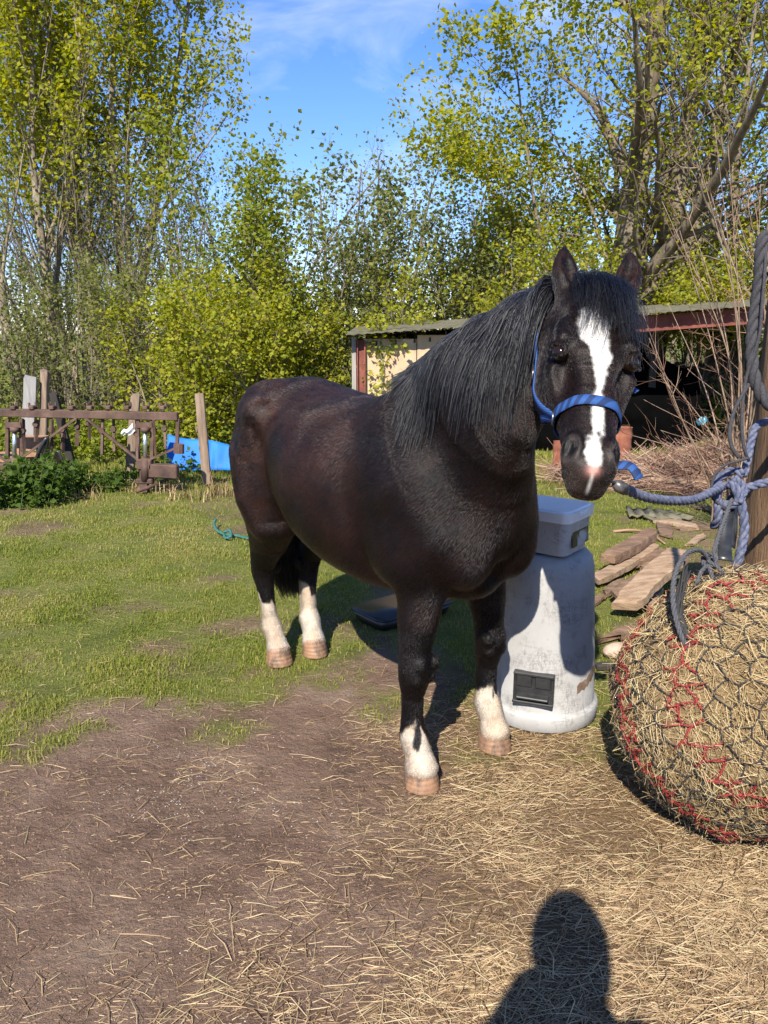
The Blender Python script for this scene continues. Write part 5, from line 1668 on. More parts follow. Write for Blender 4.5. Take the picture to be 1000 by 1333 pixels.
for k, (a, b_, w_, t_, lb) in enumerate([((786, 778), (812, 764), .05, .03, "short splintered offcut at the left foot of the log heap"), ((800, 836), (828, 826), .06, .035, "broken bit of board beside the stone and the haynet"),
        ((842, 800), (858, 776), .05, .04, "dark rotten chunk between the wide brown board and the haynet"), ((826, 702), (838, 714), .03, .02, "tiny chip of wood in the grass above the log heap"),
        ((908, 662), (940, 668), .08, .02, "flat grey scrap of board behind the blue rope"), ((768, 790), (786, 783), .04, .02, "small flat scrap of wood in the grass right of the bin"), ((896, 712), (916, 703), .05, .02, "brown scrap of board just left of the grey net cord")]):
    plank(a, b_, w_, t_, lb, "offcut", m_log if k % 2 else m_plank, .01, .02)
# bent pale stick
mb = MB(); mb.tube(spline([G(798, 692, .01), G(822, 690, .03), G(846, 694, .04), G(866, 708, .01)], 24), np.linspace(.012, .006, 24), 7)
tag(mb.build("stick", M_TWIG, None, True), "thin pale bent stick lying in the grass right of the tub", "stick")
def stone(px, py, r, label, mat, sq=.55, name="stone"):
    c = G(px, py); d = D_.reshape(-1, 3)
    rr = 1 + .16 * vnoise(d * 1.6 + px, 3) + .06 * vnoise(d * 4 + px, 4)
    rr = np.minimum(rr, 1.02)
    v = d * rr[:, None] * np.array([r, r * .75, r * sq]) + np.array([c.x, c.y, r * sq * .7])
    nv_ = 70
    i = (np.arange(120)[:, None] * nv_ + np.arange(nv_ - 1)[None]).ravel(); j = (((np.arange(120) + 1) % 120)[:, None] * nv_ + np.arange(nv_ - 1)[None]).ravel()
    o = mesh_object(name, v, np.stack([i, j, j + 1, i + 1], -1), mat, None, True); tag(o, label, "stone"); return o
m_stone = noisy_mat("pinkish stone", [(.3, (.20, .13, .09)), (.5, (.32, .22, .16)), (.7, (.42, .32, .24))], 9, 7, .9, .5, 60, .006)
stone(806, 856, .075, "pinkish stone on the grass beside the haynet", m_stone)
mb = MB(); mb.bar(G(776, 868, .015), G(800, 866, .02), .04, .03, bevel=.006); tag(mb.build("wood_chunk", m_darkwood), "dark chunk of wood lying beside the pinkish stone", "wood")
# corrugated scraps in the grass
def corr(px, py, w_, label, rz):
    c = G(px, py); mb = MB(); n_ = 14; vv = []
    for k in range(n_):
        x = -w_ / 2 + w_ * k / (n_ - 1)
        for y in (-.16, .16):
            for o in (0, .006): vv.append((x, y, .016 + .013 * math.sin(k * 1.5) + .006 * math.sin(k * .7 + y * 9) + o))
    ff = []
    for k in range(n_ - 1):
        a = k * 4; ff += [[a, a + 4, a + 6, a + 2], [a + 1, a + 3, a + 7, a + 5], [a, a + 1, a + 5, a + 4], [a + 2, a + 6, a + 7, a + 3]]
    mb.add(vv, ff); o = mb.build("corrugated_sheet", m_roof, None, True); o.location = (c.x, c.y, .012); o.rotation_euler = (0, 0, rz); tag(o, label, "metal sheet", "corrugated scraps in the grass")
corr(862, 676, .34, "mossy corrugated scrap lying in the grass below the blue rope", .3)
corr(838, 672, .26, "smaller corrugated scrap half buried in the grass right of the tub", -.2)

# bare sapling leaning by the post
M_BARK2 = noisy_mat("pale bare branches", [(.3, (.13, .085, .055)), (.55, (.24, .165, .11)), (.75, (.34, .26, .18))], 20, 5, .85, .3, 90, .003)
sap = empty("bare_sapling", (SP(955, 590, 5.6).x, 5.6, 0)); tag(sap, "bare many-stemmed sapling with thin reddish twigs left of the tying post", "sapling")
mb = MB(); mt = MB()
def Q(px, py, y=5.6): return np.array(PY(px, py, y)) - np.array(sap.location)
base = np.array([0, 0, 0.0])
tops = [(905, 190), (880, 235), (862, 262), (930, 160), (948, 190), (965, 210), (885, 300), (870, 395), (850, 470), (845, 440), (925, 250), (990, 240), (838, 520), (860, 560), (895, 480), (912, 330), (800, 560), (836, 405), (975, 300), (955, 260)]
for k, (tx, ty) in enumerate(tops):
    yy = 5.6 + RNG.normal(0, .35)
    e = Q(tx, ty, yy); st = base + np.array([RNG.normal(0, .05), RNG.normal(0, .05), 0])
    mid = st * .45 + e * .55 + np.array([.16 + RNG.normal(0, .07), RNG.normal(0, .06), .06 * (1 if e[2] > 1.2 else 2.6)])
    c = spline([st, st * .7 + mid * .3 + np.array([.06, 0, .05]), mid, e], 26)
    mb.tube(c, np.linspace(.0115 if k < 12 else .008, .0015, 26), 6)
    for q in range(11):
        f = RNG.uniform(.25, .97); i0 = int(f * 25); d = c[min(i0 + 1, 25)] - c[i0 - 1]; d /= np.linalg.norm(d)
        o = RNG.normal(size=3); o[0] -= .3; dd = d * .75 + o * .5 + np.array([0, 0, .15]); dd /= np.linalg.norm(dd)
        L = RNG.uniform(.12, .55) * (1.1 - f * .5)
        c2 = spline([c[i0], c[i0] + dd * L * .5 + RNG.normal(0, .02, 3), c[i0] + dd * L + np.array([0, 0, .03])], 9)
        mt.tube(c2, np.linspace(.0032, .0009, 9), 4, False)
        for q2 in range(2):
            j0 = RNG.integers(3, 8); o = RNG.normal(size=3); L2 = L * RNG.uniform(.2, .5)
            mt.tube([c2[j0], c2[j0] + (dd * .6 + o * .5) * L2 * .5, c2[j0] + (dd * .7 + o * .5) * L2], [.0016, .0012, .0006], 3, False)
mb.build("stem", M_BARK2, sap, True); mt.build("twigs", M_TWIG, sap, True)
# ------------------------------------------------------------------ the rusty implement and stakes on the left
IY = 7.15
m_iron = noisy_mat("rusty painted iron", [(.28, (.032, .017, .012)), (.5, (.075, .040, .028)), (.66, (.12, .070, .050)), (.8, (.15, .10, .075))], 7, 8, .8, .45, 60, .003)
m_chrome = noisy_mat("hydraulic ram rod", [(.3, (.45, .47, .5)), (.7, (.62, .64, .66))], 10, 3, .25, .05, 60, .001, metallic=.85)
m_old = noisy_mat("weathered grey-brown timber", [(.28, (.085, .058, .040)), (.5, (.18, .125, .085)), (.68, (.26, .19, .135)), (.8, (.15, .12, .095))], 5, 8, .85, .5, 40, .005, stretch=(5, 5, .6))
def I(px, py, dy=0.0): return PY(px, py, IY + dy)
im = empty("farm_implement", I(110, 600).xyz * Vector((1, 1, 0)) if False else (I(110, 600).x, IY, 0))
tag(im, "rusty iron harrow frame with two hydraulic rams standing at the edge of the grass", "implement")
io = Vector(im.location)
def il(px, py, dy=0.0): return I(px, py, dy) - io
mb = MB(); mb.bar(il(-90, 535), il(232, 542), .07, .075, bevel=.006); mb.build("top_beam", m_iron, im)
for px in (20, 44, 70, 95, 119, 143, 167, 191, 213):
    c = il(px, 538); c = Vector(c); mb = MB()
    mb.box(c + Vector((0, -.005, .055)), (.045, .09, .035), None, 0, .006); mb.tube([c + Vector((-.02, -.03, .06)), c + Vector((-.02, -.03, .10))], .012, 6); mb.tube([c + Vector((.02, .02, .06)), c + Vector((.02, .02, .10))], .012, 6)
    mb.build("clamp", m_iron, im)
for px, y1 in ((48, 575), (68, 588), (83, 588), (102, 580), (116, 572), (134, 592), (148, 588), (178, 600), (200, 590), (214, 585), (30, 592)):
    mb = MB(); a = Vector(il(px, 546, .02 + RNG.normal(0, .05))); b_ = Vector(il(px + RNG.normal(0, 1.5), y1, RNG.normal(0, .05)))
    mb.bar(a, b_, .022, .03); mb.tube([(a + b_) / 2 + Vector((0, -.02, .06)), (a + b_) / 2 + Vector((0, .02, .06))], .026, 8)
    mb.build("tine", m_iron, im)
for px in (19, 189):
    mb = MB()
    for dx in (-9, 9): mb.bar(il(px + dx, 545), il(px + dx, 600), .035, .03)
    mb.bar(il(px - 10, 553), il(px + 10, 553), .06, .05); mb.bar(il(px - 1, 612, -.03), il(px - 1, 640, -.03), .07, .07); mb.box(il(px, 604, -.02), (.14, .10, .10), None, 0, .01); mb.box(il(px, 626, -.03), (.16, .09, .05), None, 0, .01)
    mb.build("upright", m_iron, im)
    mb = MB(); mb.tube([il(px, 556, -.05), il(px, 562, -.05)], .04, 12); mb.build("ram_head", m_iron, im, True)
    mb = MB(); mb.tube([il(px, 596, -.05), il(px, 626, -.05)], .038, 12); mb.build("ram_body", m_iron, im, True)
    mb = MB(); mb.tube([il(px, 562, -.05), il(px, 596, -.05)], .020, 12); mb.build("ram_rod", m_chrome, im, True)
mb = MB(); mb.bar(il(195, 612, -.02), il(232, 614, -.02), .10, .13, bevel=.01); mb.build("lower_beam", m_iron, im); mb = MB(); mb.bar(il(-90, 612, -.02), il(20, 612, -.02), .10, .14, bevel=.01); mb.build("lower_beam", m_iron, im)
for a, b_ in (((100, 544), (20, 602)), ((112, 544), (182, 600)), ((-30, 578), (16, 604)), ((190, 600), (232, 582))):
    mb = MB(); mb.bar(il(*a, -.03), il(*b_, -.03), .03, .02); mb.build("brace", m_iron, im)
mb = MB(); mb.tube([il(233, 578, -.06), il(233, 590, -.06)], .05, 10); mb.bar(il(232, 545), il(230, 590), .035, .03); mb.build("end_link", m_iron, im)
mb = MB(); mb.tube(spline([il(56, 600, -.1), il(62, 570, -.12), il(52, 585, -.14), il(44, 610, -.1), il(40, 622, -.1)], 24), .018, 7); mb.tube(spline([il(60, 596, -.1), il(76, 588, -.1), il(84, 612, -.1)], 16), .014, 7); mb.build("hydraulic_hose", m_blk, im, True)

def stake(px, y0, y1, yy, wd, th, label, mat=m_old, lean=0.0, cat="stake", name="wooden_stake"):
    b0 = PY(px, y1, yy); tp_ = PY(px + lean, y0, yy)
    mb = MB(); b0.z = min(b0.z, 0.0)
    d = tp_ - b0; L = d.length; d.normalize(); s = Vector((1, 0, 0)); s = (s - d * s.dot(d)).normalized(); u = d.cross(s)
    ns = 10; vv = []
    for k in range(ns):
        t = k / (ns - 1); c = b0 + d * L * t
        for x, z in ((-1, -.8), (-.8, -1), (.8, -1), (1, -.8), (1, .8), (.8, 1), (-.8, 1), (-1, .8)):
            vv.append(c + s * (x * wd / 2 * (1 + RNG.normal(0, .03))) + u * (z * th / 2 * (1 + RNG.normal(0, .03))) + d * (0 if k < ns - 1 else RNG.normal(0, .012)))
    ff = [[k * 8 + j, k * 8 + (j + 1) % 8, k * 8 + 8 + (j + 1) % 8, k * 8 + 8 + j] for k in range(ns - 1) for j in range(8)]
    mb.add(vv, ff); mb.ngon(range(7, -1, -1), 0); mb.ngon(range((ns - 1) * 8, ns * 8), 0)
    o = auto_smooth(mb.build(name, mat), 40); tag(o, label, cat, "stakes and boards behind the implement" if cat in ("stake", "post", "beam") else None); return o
m_greyb = noisy_mat("silver grey board", [(.3, (.15, .145, .14)), (.6, (.25, .24, .23)), (.8, (.18, .16, .14))], 5, 7, .8, .3, 40, .003, stretch=(5, 5, .6))
stake(268, 513, 600, 7.5, .085, .06, "pale square wooden stake standing in front of the blue sheet", lean=-8)
stake(166, 513, 592, 7.7, .085, .06, "wooden stake leaning right behind the middle of the rusty implement", lean=11)
stake(52, 483, 585, 8.0, .075, .075, "round-topped brown post behind the rusty implement", lean=7, cat="post", name="wooden_post")
stake(28, 492, 570, 7.9, .125, .03, "wide silver-grey board propped behind the rusty implement", m_greyb, lean=12, cat="board", name="grey_board")
stake(96, 513, 588, 7.55, .07, .06, "dark leaning beam behind the rusty implement", m_darkwood, lean=-26, cat="beam", name="dark_beam")
# clay block
mb = MB(); q = PY(42, 568, 7.6); mb.box((q.x, 7.6, .36), (.26, .20, .20), None, .004, .01)
mb.box((q.x - .35, 7.75, .13), (1.0, .3, .26), None, .004, .01)
tag(mb.build("clay_block", noisy_mat("terracotta block", [(.3, (.22, .11, .06)), (.6, (.33, .18, .10)), (.8, (.26, .17, .12))], 12, 6, .9, .5, 60, .004)), "orange clay blocks stacked behind the left ram of the rusty implement", "block")
# white rag on the frame
nx = 14; vv = []; a = il(157, 560, -.06) + io
for i_ in range(nx):
    for j_ in range(nx):
        u_, w_ = i_ / (nx - 1), j_ / (nx - 1)
        vv.append((a.x + .11 * u_ + .02 * w_, a.y + .02 * math.sin(9 * u_) + .015 * math.sin(7 * w_ + 2), a.z - .02 + .07 * u_ - .07 * w_ * (.5 + u_ * .5) + .012 * math.sin(8 * u_)))
mb = MB(); mb.add(vv, [[i_ * nx + j_, i_ * nx + nx + j_, i_ * nx + nx + j_ + 1, i_ * nx + j_ + 1] for i_ in range(nx - 1) for j_ in range(nx - 1)])
rg = mb.build("plastic_rag", M_LID, None, True); tag(rg, "scrap of white plastic caught on the rusty implement", "plastic scrap")
md = rg.modifiers.new("thick", 'SOLIDIFY'); md.thickness = .003
# blue barrel on its side, and a flattened length of the same plastic
m_blue = noisy_mat("bright blue plastic", [(.3, (.008, .10, .42)), (.6, (.014, .15, .54)), (.8, (.03, .19, .56))], 3, 6, .65, .12, 40, .003, dirt=((.10, .11, .12), 9, .60, .85), spec=.25)
bb = empty("blue_plastic_sheet", (PY(262, 590, 8.2).x, 8.2, 0)); tag(bb, "low bent sheet of bright blue plastic lying behind the pale stake", "plastic sheet")
nx, nz = 44, 10; vv = []
for i_ in range(nx):
    u_ = i_ / (nx - 1)
    px = 214 + 104 * u_
    top = PY(px, 569 + 17 * u_ + 1.5 * math.sin(9 * u_), 8.2).z
    for j_ in range(nz):
        w_ = j_ / (nz - 1)
        fold = .05 * math.exp(-((u_ - .55) / .05) ** 2) - .03 * math.exp(-((u_ - .80) / .04) ** 2)
        vv.append((PY(px, 590, 8.2).x - bb.location.x, .15 * w_ + fold * (1 - .5 * w_) + .03 * math.sin(7 * u_ + 2), top * w_ + .01))
ff = [[i_ * nz + j_, i_ * nz + nz + j_, i_ * nz + nz + j_ + 1, i_ * nz + j_ + 1] for i_ in range(nx - 1) for j_ in range(nz - 1)]
mb = MB(); mb.add(vv, ff); so_ = mb.build("sheet", m_blue, bb, True); md = so_.modifiers.new("thick", 'SOLIDIFY'); md.thickness = .010
# green cord lying on the turf
M_GREEN = noisy_mat("green baler cord", [(.3, (.01, .07, .06)), (.7, (.03, .14, .12))], 60, 4, .7, .3, 300, .001)
mb = MB(); rope(mb, [G(281, 676, .06), G(279, 683, .045), G(284, 691, .03), G(295, 696, .02), G(312, 698, .012), G(330, 702, .012), G(352, 703, .012)], .010, n=6)
rope(mb, [G(292, 693, .03), G(299, 690, .05), G(301, 698, .03), G(294, 700, .02), G(291, 694, .03)], .010, n=6)
tag(mb.build("green_cord", M_GREEN, None, True), "short knotted length of green cord on the grass behind the pony", "cord")
# metal bar half hidden in the weeds below the implement
mb = MB(); mb.tube(spline([G(178, 640, .03), G(200, 632, .06), G(222, 622, .09)], 12), .018, 8); tag(mb.build("iron_bar", m_iron, None, True), "rusty bent iron bar lying in front of the implement's right upright", "bar")
# ------------------------------------------------------------------ trees, shrubs and hedges
def leaf_mat(name, stops, trans=.55):
    m, n, b = new_mat(name)
    at = nd(n, "ShaderNodeAttribute", attribute_name="val"); r = ramp(n, stops); n.links.new(at.outputs["Fac"], r.inputs["Fac"])
    b.inputs["Roughness"].default_value = .5; b.inputs["Specular IOR Level"].default_value = .12
    n.links.new(r.outputs["Color"], b.inputs["Base Color"])
    tr = n.nodes.new("ShaderNodeBsdfTranslucent")
    hs_ = nd(n, "ShaderNodeHueSaturation", Saturation=1.15, Value=1.3); n.links.new(r.outputs["Color"], hs_.inputs["Color"]); n.links.new(hs_.outputs["Color"], tr.inputs["Color"])
    mx = n.nodes.new("ShaderNodeMixShader"); mx.inputs[0].default_value = trans
    o = [x for x in n.nodes if x.type == 'OUTPUT_MATERIAL'][0]
    n.links.new(b.outputs[0], mx.inputs[1]); n.links.new(tr.outputs[0], mx.inputs[2]); n.links.new(mx.outputs[0], o.inputs["Surface"])
    return m
def leaves(mb_list, pts, size, droop=.25, jit=1.0, face=None):
    """kite-shaped leaves folded along the midrib, one quad pair each"""
    N = len(pts)
    sz = size * RNG.uniform(.6, 1.35, N)
    d = RNG.normal(size=(N, 3)); d[:, 2] = d[:, 2] * .6 - droop; d /= np.linalg.norm(d, axis=1)[:, None]
    nrm = RNG.normal(size=(N, 3)); nrm[:, 2] += .9
    s = np.cross(d, nrm); s /= np.linalg.norm(s, axis=1)[:, None] + 1e-9
    u = np.cross(s, d)
    a = pts; tip = pts + d * sz[:, None]
    mid = pts + d * (sz * .42)[:, None]
    w_ = (sz * .40)[:, None]; f = (sz * .12)[:, None]
    l = mid + s * w_ + u * f; r = mid - s * w_ + u * f
    V = np.stack([a, r, tip, l], 1).reshape(-1, 3)
    i = (np.arange(N) * 4)[:, None]
    mb_list.append((V, np.concatenate([i, i + 1, i + 2, i, i + 2, i + 3], 1).reshape(-1, 3), np.repeat(RNG.random(N), 4)))
def leaf_object(name, mb_list, mat, parent):
    off = 0; V, Fs, val = [], [], []
    for v, f, a in mb_list:
        V.append(v); Fs.append(f + off); val.append(a); off += len(v)
    return mesh_object(name, np.concatenate(V), np.concatenate(Fs), mat, parent, False, {"val": ("POINT", "FLOAT", np.concatenate(val))})

class Tree:
    def __init__(s, seed, gn=.5):
        s.r = np.random.default_rng(seed); s.br = []; s.tw = []
    def branch(s, p, d, L, r0, lev, P_):
        r = s.r
        n = max(4, int(L / P_["seg"]) + 2) if lev < 3 else 5
        pts = [np.array(p, float)]; d = np.array(d, float); d /= np.linalg.norm(d)
        for k in range(n):
            d = d + r.normal(0, P_["wob"][lev], 3) + np.array([0, 0, P_["up"][lev]])
            d /= np.linalg.norm(d)
            pts.append(pts[-1] + d * L / n)
        pts = np.array(pts)
        rad = r0 * np.linspace(1, P_.get("tip", .25), len(pts))
        s.br.append((pts, rad, lev))
        if lev >= P_["levels"]:
            s.tw.append(pts); return
        nc = int(P_["kids"][lev] * (.8 + .4 * r.random()))
        for k in range(nc):
            f = P_["from"][lev] + (1 - P_["from"][lev]) * (k + r.random()) / nc
            x = f * (len(pts) - 1); i0 = min(int(x), len(pts) - 2); q = pts[i0] + (pts[i0 + 1] - pts[i0]) * (x - i0)
            t = pts[i0 + 1] - pts[i0]; t /= np.linalg.norm(t)
            a = r.normal(size=3); a -= t * (a @ t); a /= np.linalg.norm(a)
            ang = math.radians(P_["ang"][lev] * r.uniform(.7, 1.25))
            dd = t * math.cos(ang) + a * math.sin(ang)
            s.branch(q, dd, L * P_["len"][lev] * r.uniform(.6, 1.15) * (1.15 - .6 * f), max(rad[i0] * P_.get("thin", .55) * r.uniform(.7, 1), .0022), lev + 1, P_)
    def wood(s, sides=(9, 6, 4, 3, 3)):
        mb = MB()
        for pts, rad, lev in s.br:
            mb.tube(pts, rad, sides[min(lev, 4)], False)
        return mb
def leaf_points(tw, n, spread, r, z0=-9, z1=99, soft=.3, lo=.25, weight=None):
    """n points scattered along the twigs, in clumps"""
    tw = [t for t in tw]
    m = np.array([t.mean(0) for t in tw])
    w_ = np.clip((m[:, 2] - z0) / soft, .0, 1) * np.clip((z1 - m[:, 2]) / soft, .0, 1)
    if weight is not None: w_ = w_ * weight(m)
    w_ = w_ * r.uniform(.15, 1.6, len(tw)) ** 1.5
    idx = r.choice(len(tw), n, p=w_ / w_.sum())
    k = len(tw[0]) - 1
    T = np.array([[np.interp(np.linspace(0, 1, 6), np.linspace(0, 1, len(t)), t[:, c]) for c in range(3)] for t in tw]).transpose(0, 2, 1)
    u = (lo + (1 - lo) * r.random(n)) * 4.999
    i0 = u.astype(int); f = (u - i0)[:, None]
    return T[idx, i0] * (1 - f) + T[idx, i0 + 1] * f + r.normal(0, spread, (n, 3))

M_BARK = noisy_mat("grey brown bark", [(.28, (.060, .043, .028)), (.5, (.135, .105, .070)), (.68, (.22, .18, .12)), (.82, (.12, .11, .06))], 5, 8, .9, .6, 25, .015, stretch=(2, 2, .6))
M_BARKP = noisy_mat("pale poplar bark", [(.28, (.09, .07, .045)), (.5, (.19, .155, .105)), (.68, (.29, .25, .18)), (.82, (.15, .13, .08))], 4, 8, .9, .5, 25, .012, stretch=(2, 2, .7))
M_LEAF_Y = leaf_mat("fresh yellow-green leaves", [(0, (.15, .178, .022)), (.35, (.26, .28, .030)), (.7, (.35, .345, .042)), (1, (.34, .30, .028))])
M_LEAF_G = leaf_mat("fresh green leaves", [(0, (.13, .16, .028)), (.4, (.21, .245, .038)), (.75, (.24, .265, .034)), (1, (.27, .27, .040))])
M_LEAF_O = leaf_mat("greyish willow leaves", [(0, (.115, .13, .038)), (.5, (.18, .20, .058)), (1, (.24, .245, .08))])
M_LEAF_D = leaf_mat("dark bramble leaves", [(0, (.045, .080, .016)), (.5, (.085, .140, .026)), (1, (.115, .165, .032))])

def make_tree(name, label, px, y, parms, stems, seed, nleaf, lsize, lmat, bark, spread=.10, z0=-9, z1=99, group=None, soft=.6, cat="tree", weight=None, lo=.25):
    T_ = Tree(seed)
    group = group or {'poplar_tree': 'tall spring trees', 'shrub': 'bushes along the hedge', 'twiggy_tree': 'half-bare trees in the hedge'}.get(name)
    b0 = PY(px, 480, y)
    o = empty(name, (b0.x, y, float(ground_z(np.array([b0.x]), np.array([y]))[0]))); tag(o, label, cat, group)
    for (dx, dy, lean, ang, L, r0) in stems:
        d = np.array([lean * math.cos(ang), lean * math.sin(ang), 1.0])
        T_.branch((dx, dy, -.05), d, L, r0, 0, parms)
    T_.wood().build("trunk", bark, o, True)
    if nleaf:
        ml = []; pts = leaf_points(T_.tw, int(nleaf * LEAF_K), spread, T_.r, z0, z1, soft, lo, weight)
        leaves(ml, pts, lsize); leaf_object("crown", ml, lmat, o)
    return o, T_
POP = dict(levels=3, seg=.5, wob=(.035, .07, .12, .2), up=(.03, .10, .10, .04), kids=(15, 8, 6), ang=(34, 38, 48), len=(.36, .42, .42), tip=.22, thin=.45)
POP["from"] = (.22, .15, .15)
WIL = dict(levels=3, seg=.5, wob=(.028, .10, .14, .2), up=(.02, .02, .0, -.02), kids=(13, 9, 7), ang=(48, 46, 50), len=(.50, .44, .42), tip=.22, thin=.5)
WIL["from"] = (.20, .15, .15)
SHR = dict(levels=2, seg=.4, wob=(.07, .13, .2), up=(.03, .03, .0), kids=(17, 8), ang=(36, 48), len=(.34, .42), tip=.25, thin=.5)
SHR["from"] = (.10, .12)
BARE = dict(levels=3, seg=.4, wob=(.06, .10, .14, .2), up=(.03, .05, .05, .03), kids=(11, 7, 5), ang=(30, 38, 45), len=(.38, .42, .45), tip=.2, thin=.45)
BARE["from"] = (.18, .12, .12)
def rs(seed, n, spread, lean, L, r0):
    r = np.random.default_rng(seed)
    return [(r.normal(0, spread), r.normal(0, spread), abs(r.normal(0, lean)), r.uniform(0, 6.28), L * r.uniform(.72, 1.08), r0 * r.uniform(.6, 1.1)) for _ in range(n)]
# left: tall poplars
make_tree("poplar_tree", "tall many-stemmed poplar at the left with yellow-green upper leaves", 150, 13.2, POP, rs(1, 7, .28, .085, 8.6, .085), 21, 28000, .074, M_LEAF_Y, M_BARKP, .12, z0=2.7, z1=30, soft=2.2, weight=lambda m: np.where((m[:, 1] < -.2) & (np.abs(m[:, 0]) < .8), .4, 1.0))
make_tree("poplar_tree", "slender poplar at the far left edge with a pale leaning trunk", 30, 12.6, POP, [(0, 0, .10, 2.7, 8.8, .10), (.3, .2, .04, 0, 7.8, .06)], 22, 8500, .074, M_LEAF_Y, M_BARKP, .12, z0=2.6, z1=30, soft=1.5)
make_tree("poplar_tree", "leafy poplar behind the many-stemmed one, seen through its stems", 95, 15.5, POP, rs(3, 3, .3, .06, 8.6, .08), 23, 8000, .074, M_LEAF_Y, M_BARKP, .12, z0=3.4, z1=30, soft=1.5)
# right: the big willow-like tree
make_tree("poplar_tree", "big spreading tree at the right with several thick brown trunks and small bright leaves", 790, 13.0, WIL,
          [(0, 0, .03, .1, 8.4, .30), (.34, .05, .10, .1, 8.4, .24), (.1, .2, .06, .6, 8.2, .15), (.50, -.1, .20, .0, 8.0, .20), (-.3, .2, .40, 3.2, 6.0, .050), (.0, .2, .50, 3.0, 5.2, .045), (.5, .2, .36, .3, 7.0, .09)],
          24, 33000, .075, M_LEAF_Y, M_BARK, .12, z0=1.2, z1=30, soft=1.4, weight=lambda m: np.where((m[:, 1] < .2) & (m[:, 0] > -.7) & (m[:, 0] < 1.9), .22, 1.0))
make_tree("poplar_tree", "leafy tree at the right edge behind the bare sapling", 985, 11.5, WIL, rs(5, 4, .3, .16, 7.2, .10), 25, 10000, .07, M_LEAF_Y, M_BARK, .12, z0=1.0, z1=30, soft=1.2)
# middle: shrubs and young trees with sky above
SH = [("shrub", "tall leafy young tree left of the gap of sky with bare shoots at its top", 325, 11.2, rs(11, 9, .32, .16, 3.9, .030), 31, 10000, .065, M_LEAF_G),
      ("shrub", "bright yellow-green bush directly behind the pony's rump", 300, 9.9, rs(12, 14, .5, .32, 2.1, .018), 32, 13000, .055, M_LEAF_Y),
      ("shrub", "bright green bush left of the shed end", 405, 10.6, rs(13, 13, .5, .28, 2.2, .020), 33, 13000, .055, M_LEAF_Y),
      ("shrub", "grey-green willow bush behind the shed with upright shoots", 470, 13.0, rs(14, 12, .6, .18, 3.7, .026), 34, 9000, .07, M_LEAF_O),
      ("shrub", "soft green willow bush rising above the tan shed wall", 560, 13.6, rs(15, 12, .7, .20, 3.5, .026), 35, 10000, .07, M_LEAF_O),
      ("shrub", "thin twiggy bush with small leaves above the pony's withers", 632, 14.5, rs(16, 10, .6, .20, 3.6, .03), 36, 5500, .06, M_LEAF_G),
      ("shrub", "bright green bush behind the pony's ears", 735, 11.6, rs(17, 12, .5, .26, 2.7, .022), 37, 11000, .06, M_LEAF_Y),
      ("shrub", "bright leafy bush above the right end of the shed roof", 900, 12.0, rs(18, 12, .55, .26, 2.6, .024), 38, 9000, .06, M_LEAF_Y),
      ("shrub", "bushy thicket at the right edge behind the shed", 1005, 12.4, rs(19, 11, .6, .26, 3.2, .024), 39, 9000, .06, M_LEAF_G),
      ("shrub", "sparse olive thicket at the far left under the poplars", 20, 11.4, rs(20, 11, .6, .24, 2.5, .020), 40, 6500, .055, M_LEAF_O),
      ("shrub", "sparse olive thicket between the poplar stems", 115, 11.8, rs(26, 11, .6, .22, 2.5, .020), 41, 4500, .055, M_LEAF_O),
      ("shrub", "twiggy olive bush right of the poplar stems", 225, 11.3, rs(27, 11, .5, .22, 2.3, .018), 42, 5000, .055, M_LEAF_G)]
for nm, lb, px, y, st, sd, nl, ls, lm in SH:
    make_tree(nm, lb, px, y, SHR, st, sd, nl, ls, lm, M_BARK, .085, cat="shrub", lo=.1, z0=1.25 if px in (900, 1005) else -.2, soft=.5)
# bare brownish twiggy trees filling the hedge behind
for k, (px, y, L) in enumerate([(60, 15.5, 4.6), (150, 14.6, 5.0), (205, 14.0, 4.6), (262, 15.6, 3.8), (390, 16.5, 3.2), (610, 16.0, 4.0), (675, 15.2, 4.0), (930, 15.5, 5.0), (20, 13.8, 4.2), (110, 13.0, 4.0), (185, 12.6, 3.8)]):
    lb = ["half-bare twiggy tree behind the far left thicket", "half-bare twiggy tree behind the poplar stems", "grey half-bare tree right of the poplar stems", "half-bare tree between the poplars and the young tree",
          "half-bare twiggy tree low under the gap of sky", "dark half-bare tree behind the pony's withers", "dark half-bare tree left of the big spreading tree", "half-bare twiggy tree right of the big trunks", "half-bare tree at the far left edge behind the pale leaning poplar", "half-bare tree in front of the seen-through poplar", "half-bare tree in front of the many-stemmed poplar's right stems"][k]
    make_tree("twiggy_tree", lb, px, y, BARE, rs(50 + k, 6, .35, .22, L, .026), 60 + k, 2200, .05, M_LEAF_O, M_BARK, .10)

# far hedge beyond the field: reads as one mass
T_ = Tree(99); mbw = MB(); ml = []
for k in range(70):
    x = -24 + k * .7 + RNG.normal(0, .3); y = 31 + RNG.normal(0, 1.5)
    T_.branch((x, y, 0), (RNG.normal(0, .15), 0, 1), RNG.uniform(4.5, 8.5), .09, 0, dict(SHR, kids=(16, 8)))
fh = T_.wood((4, 3, 3)).build("distant_hedge", M_BARK, None, True); tag(fh, kind="stuff")
leaves(ml, leaf_points(T_.tw, 14000, .25, T_.r), .13); fl = leaf_object("distant_hedge_leaves", ml, M_LEAF_O, None); tag(fl, kind="stuff")

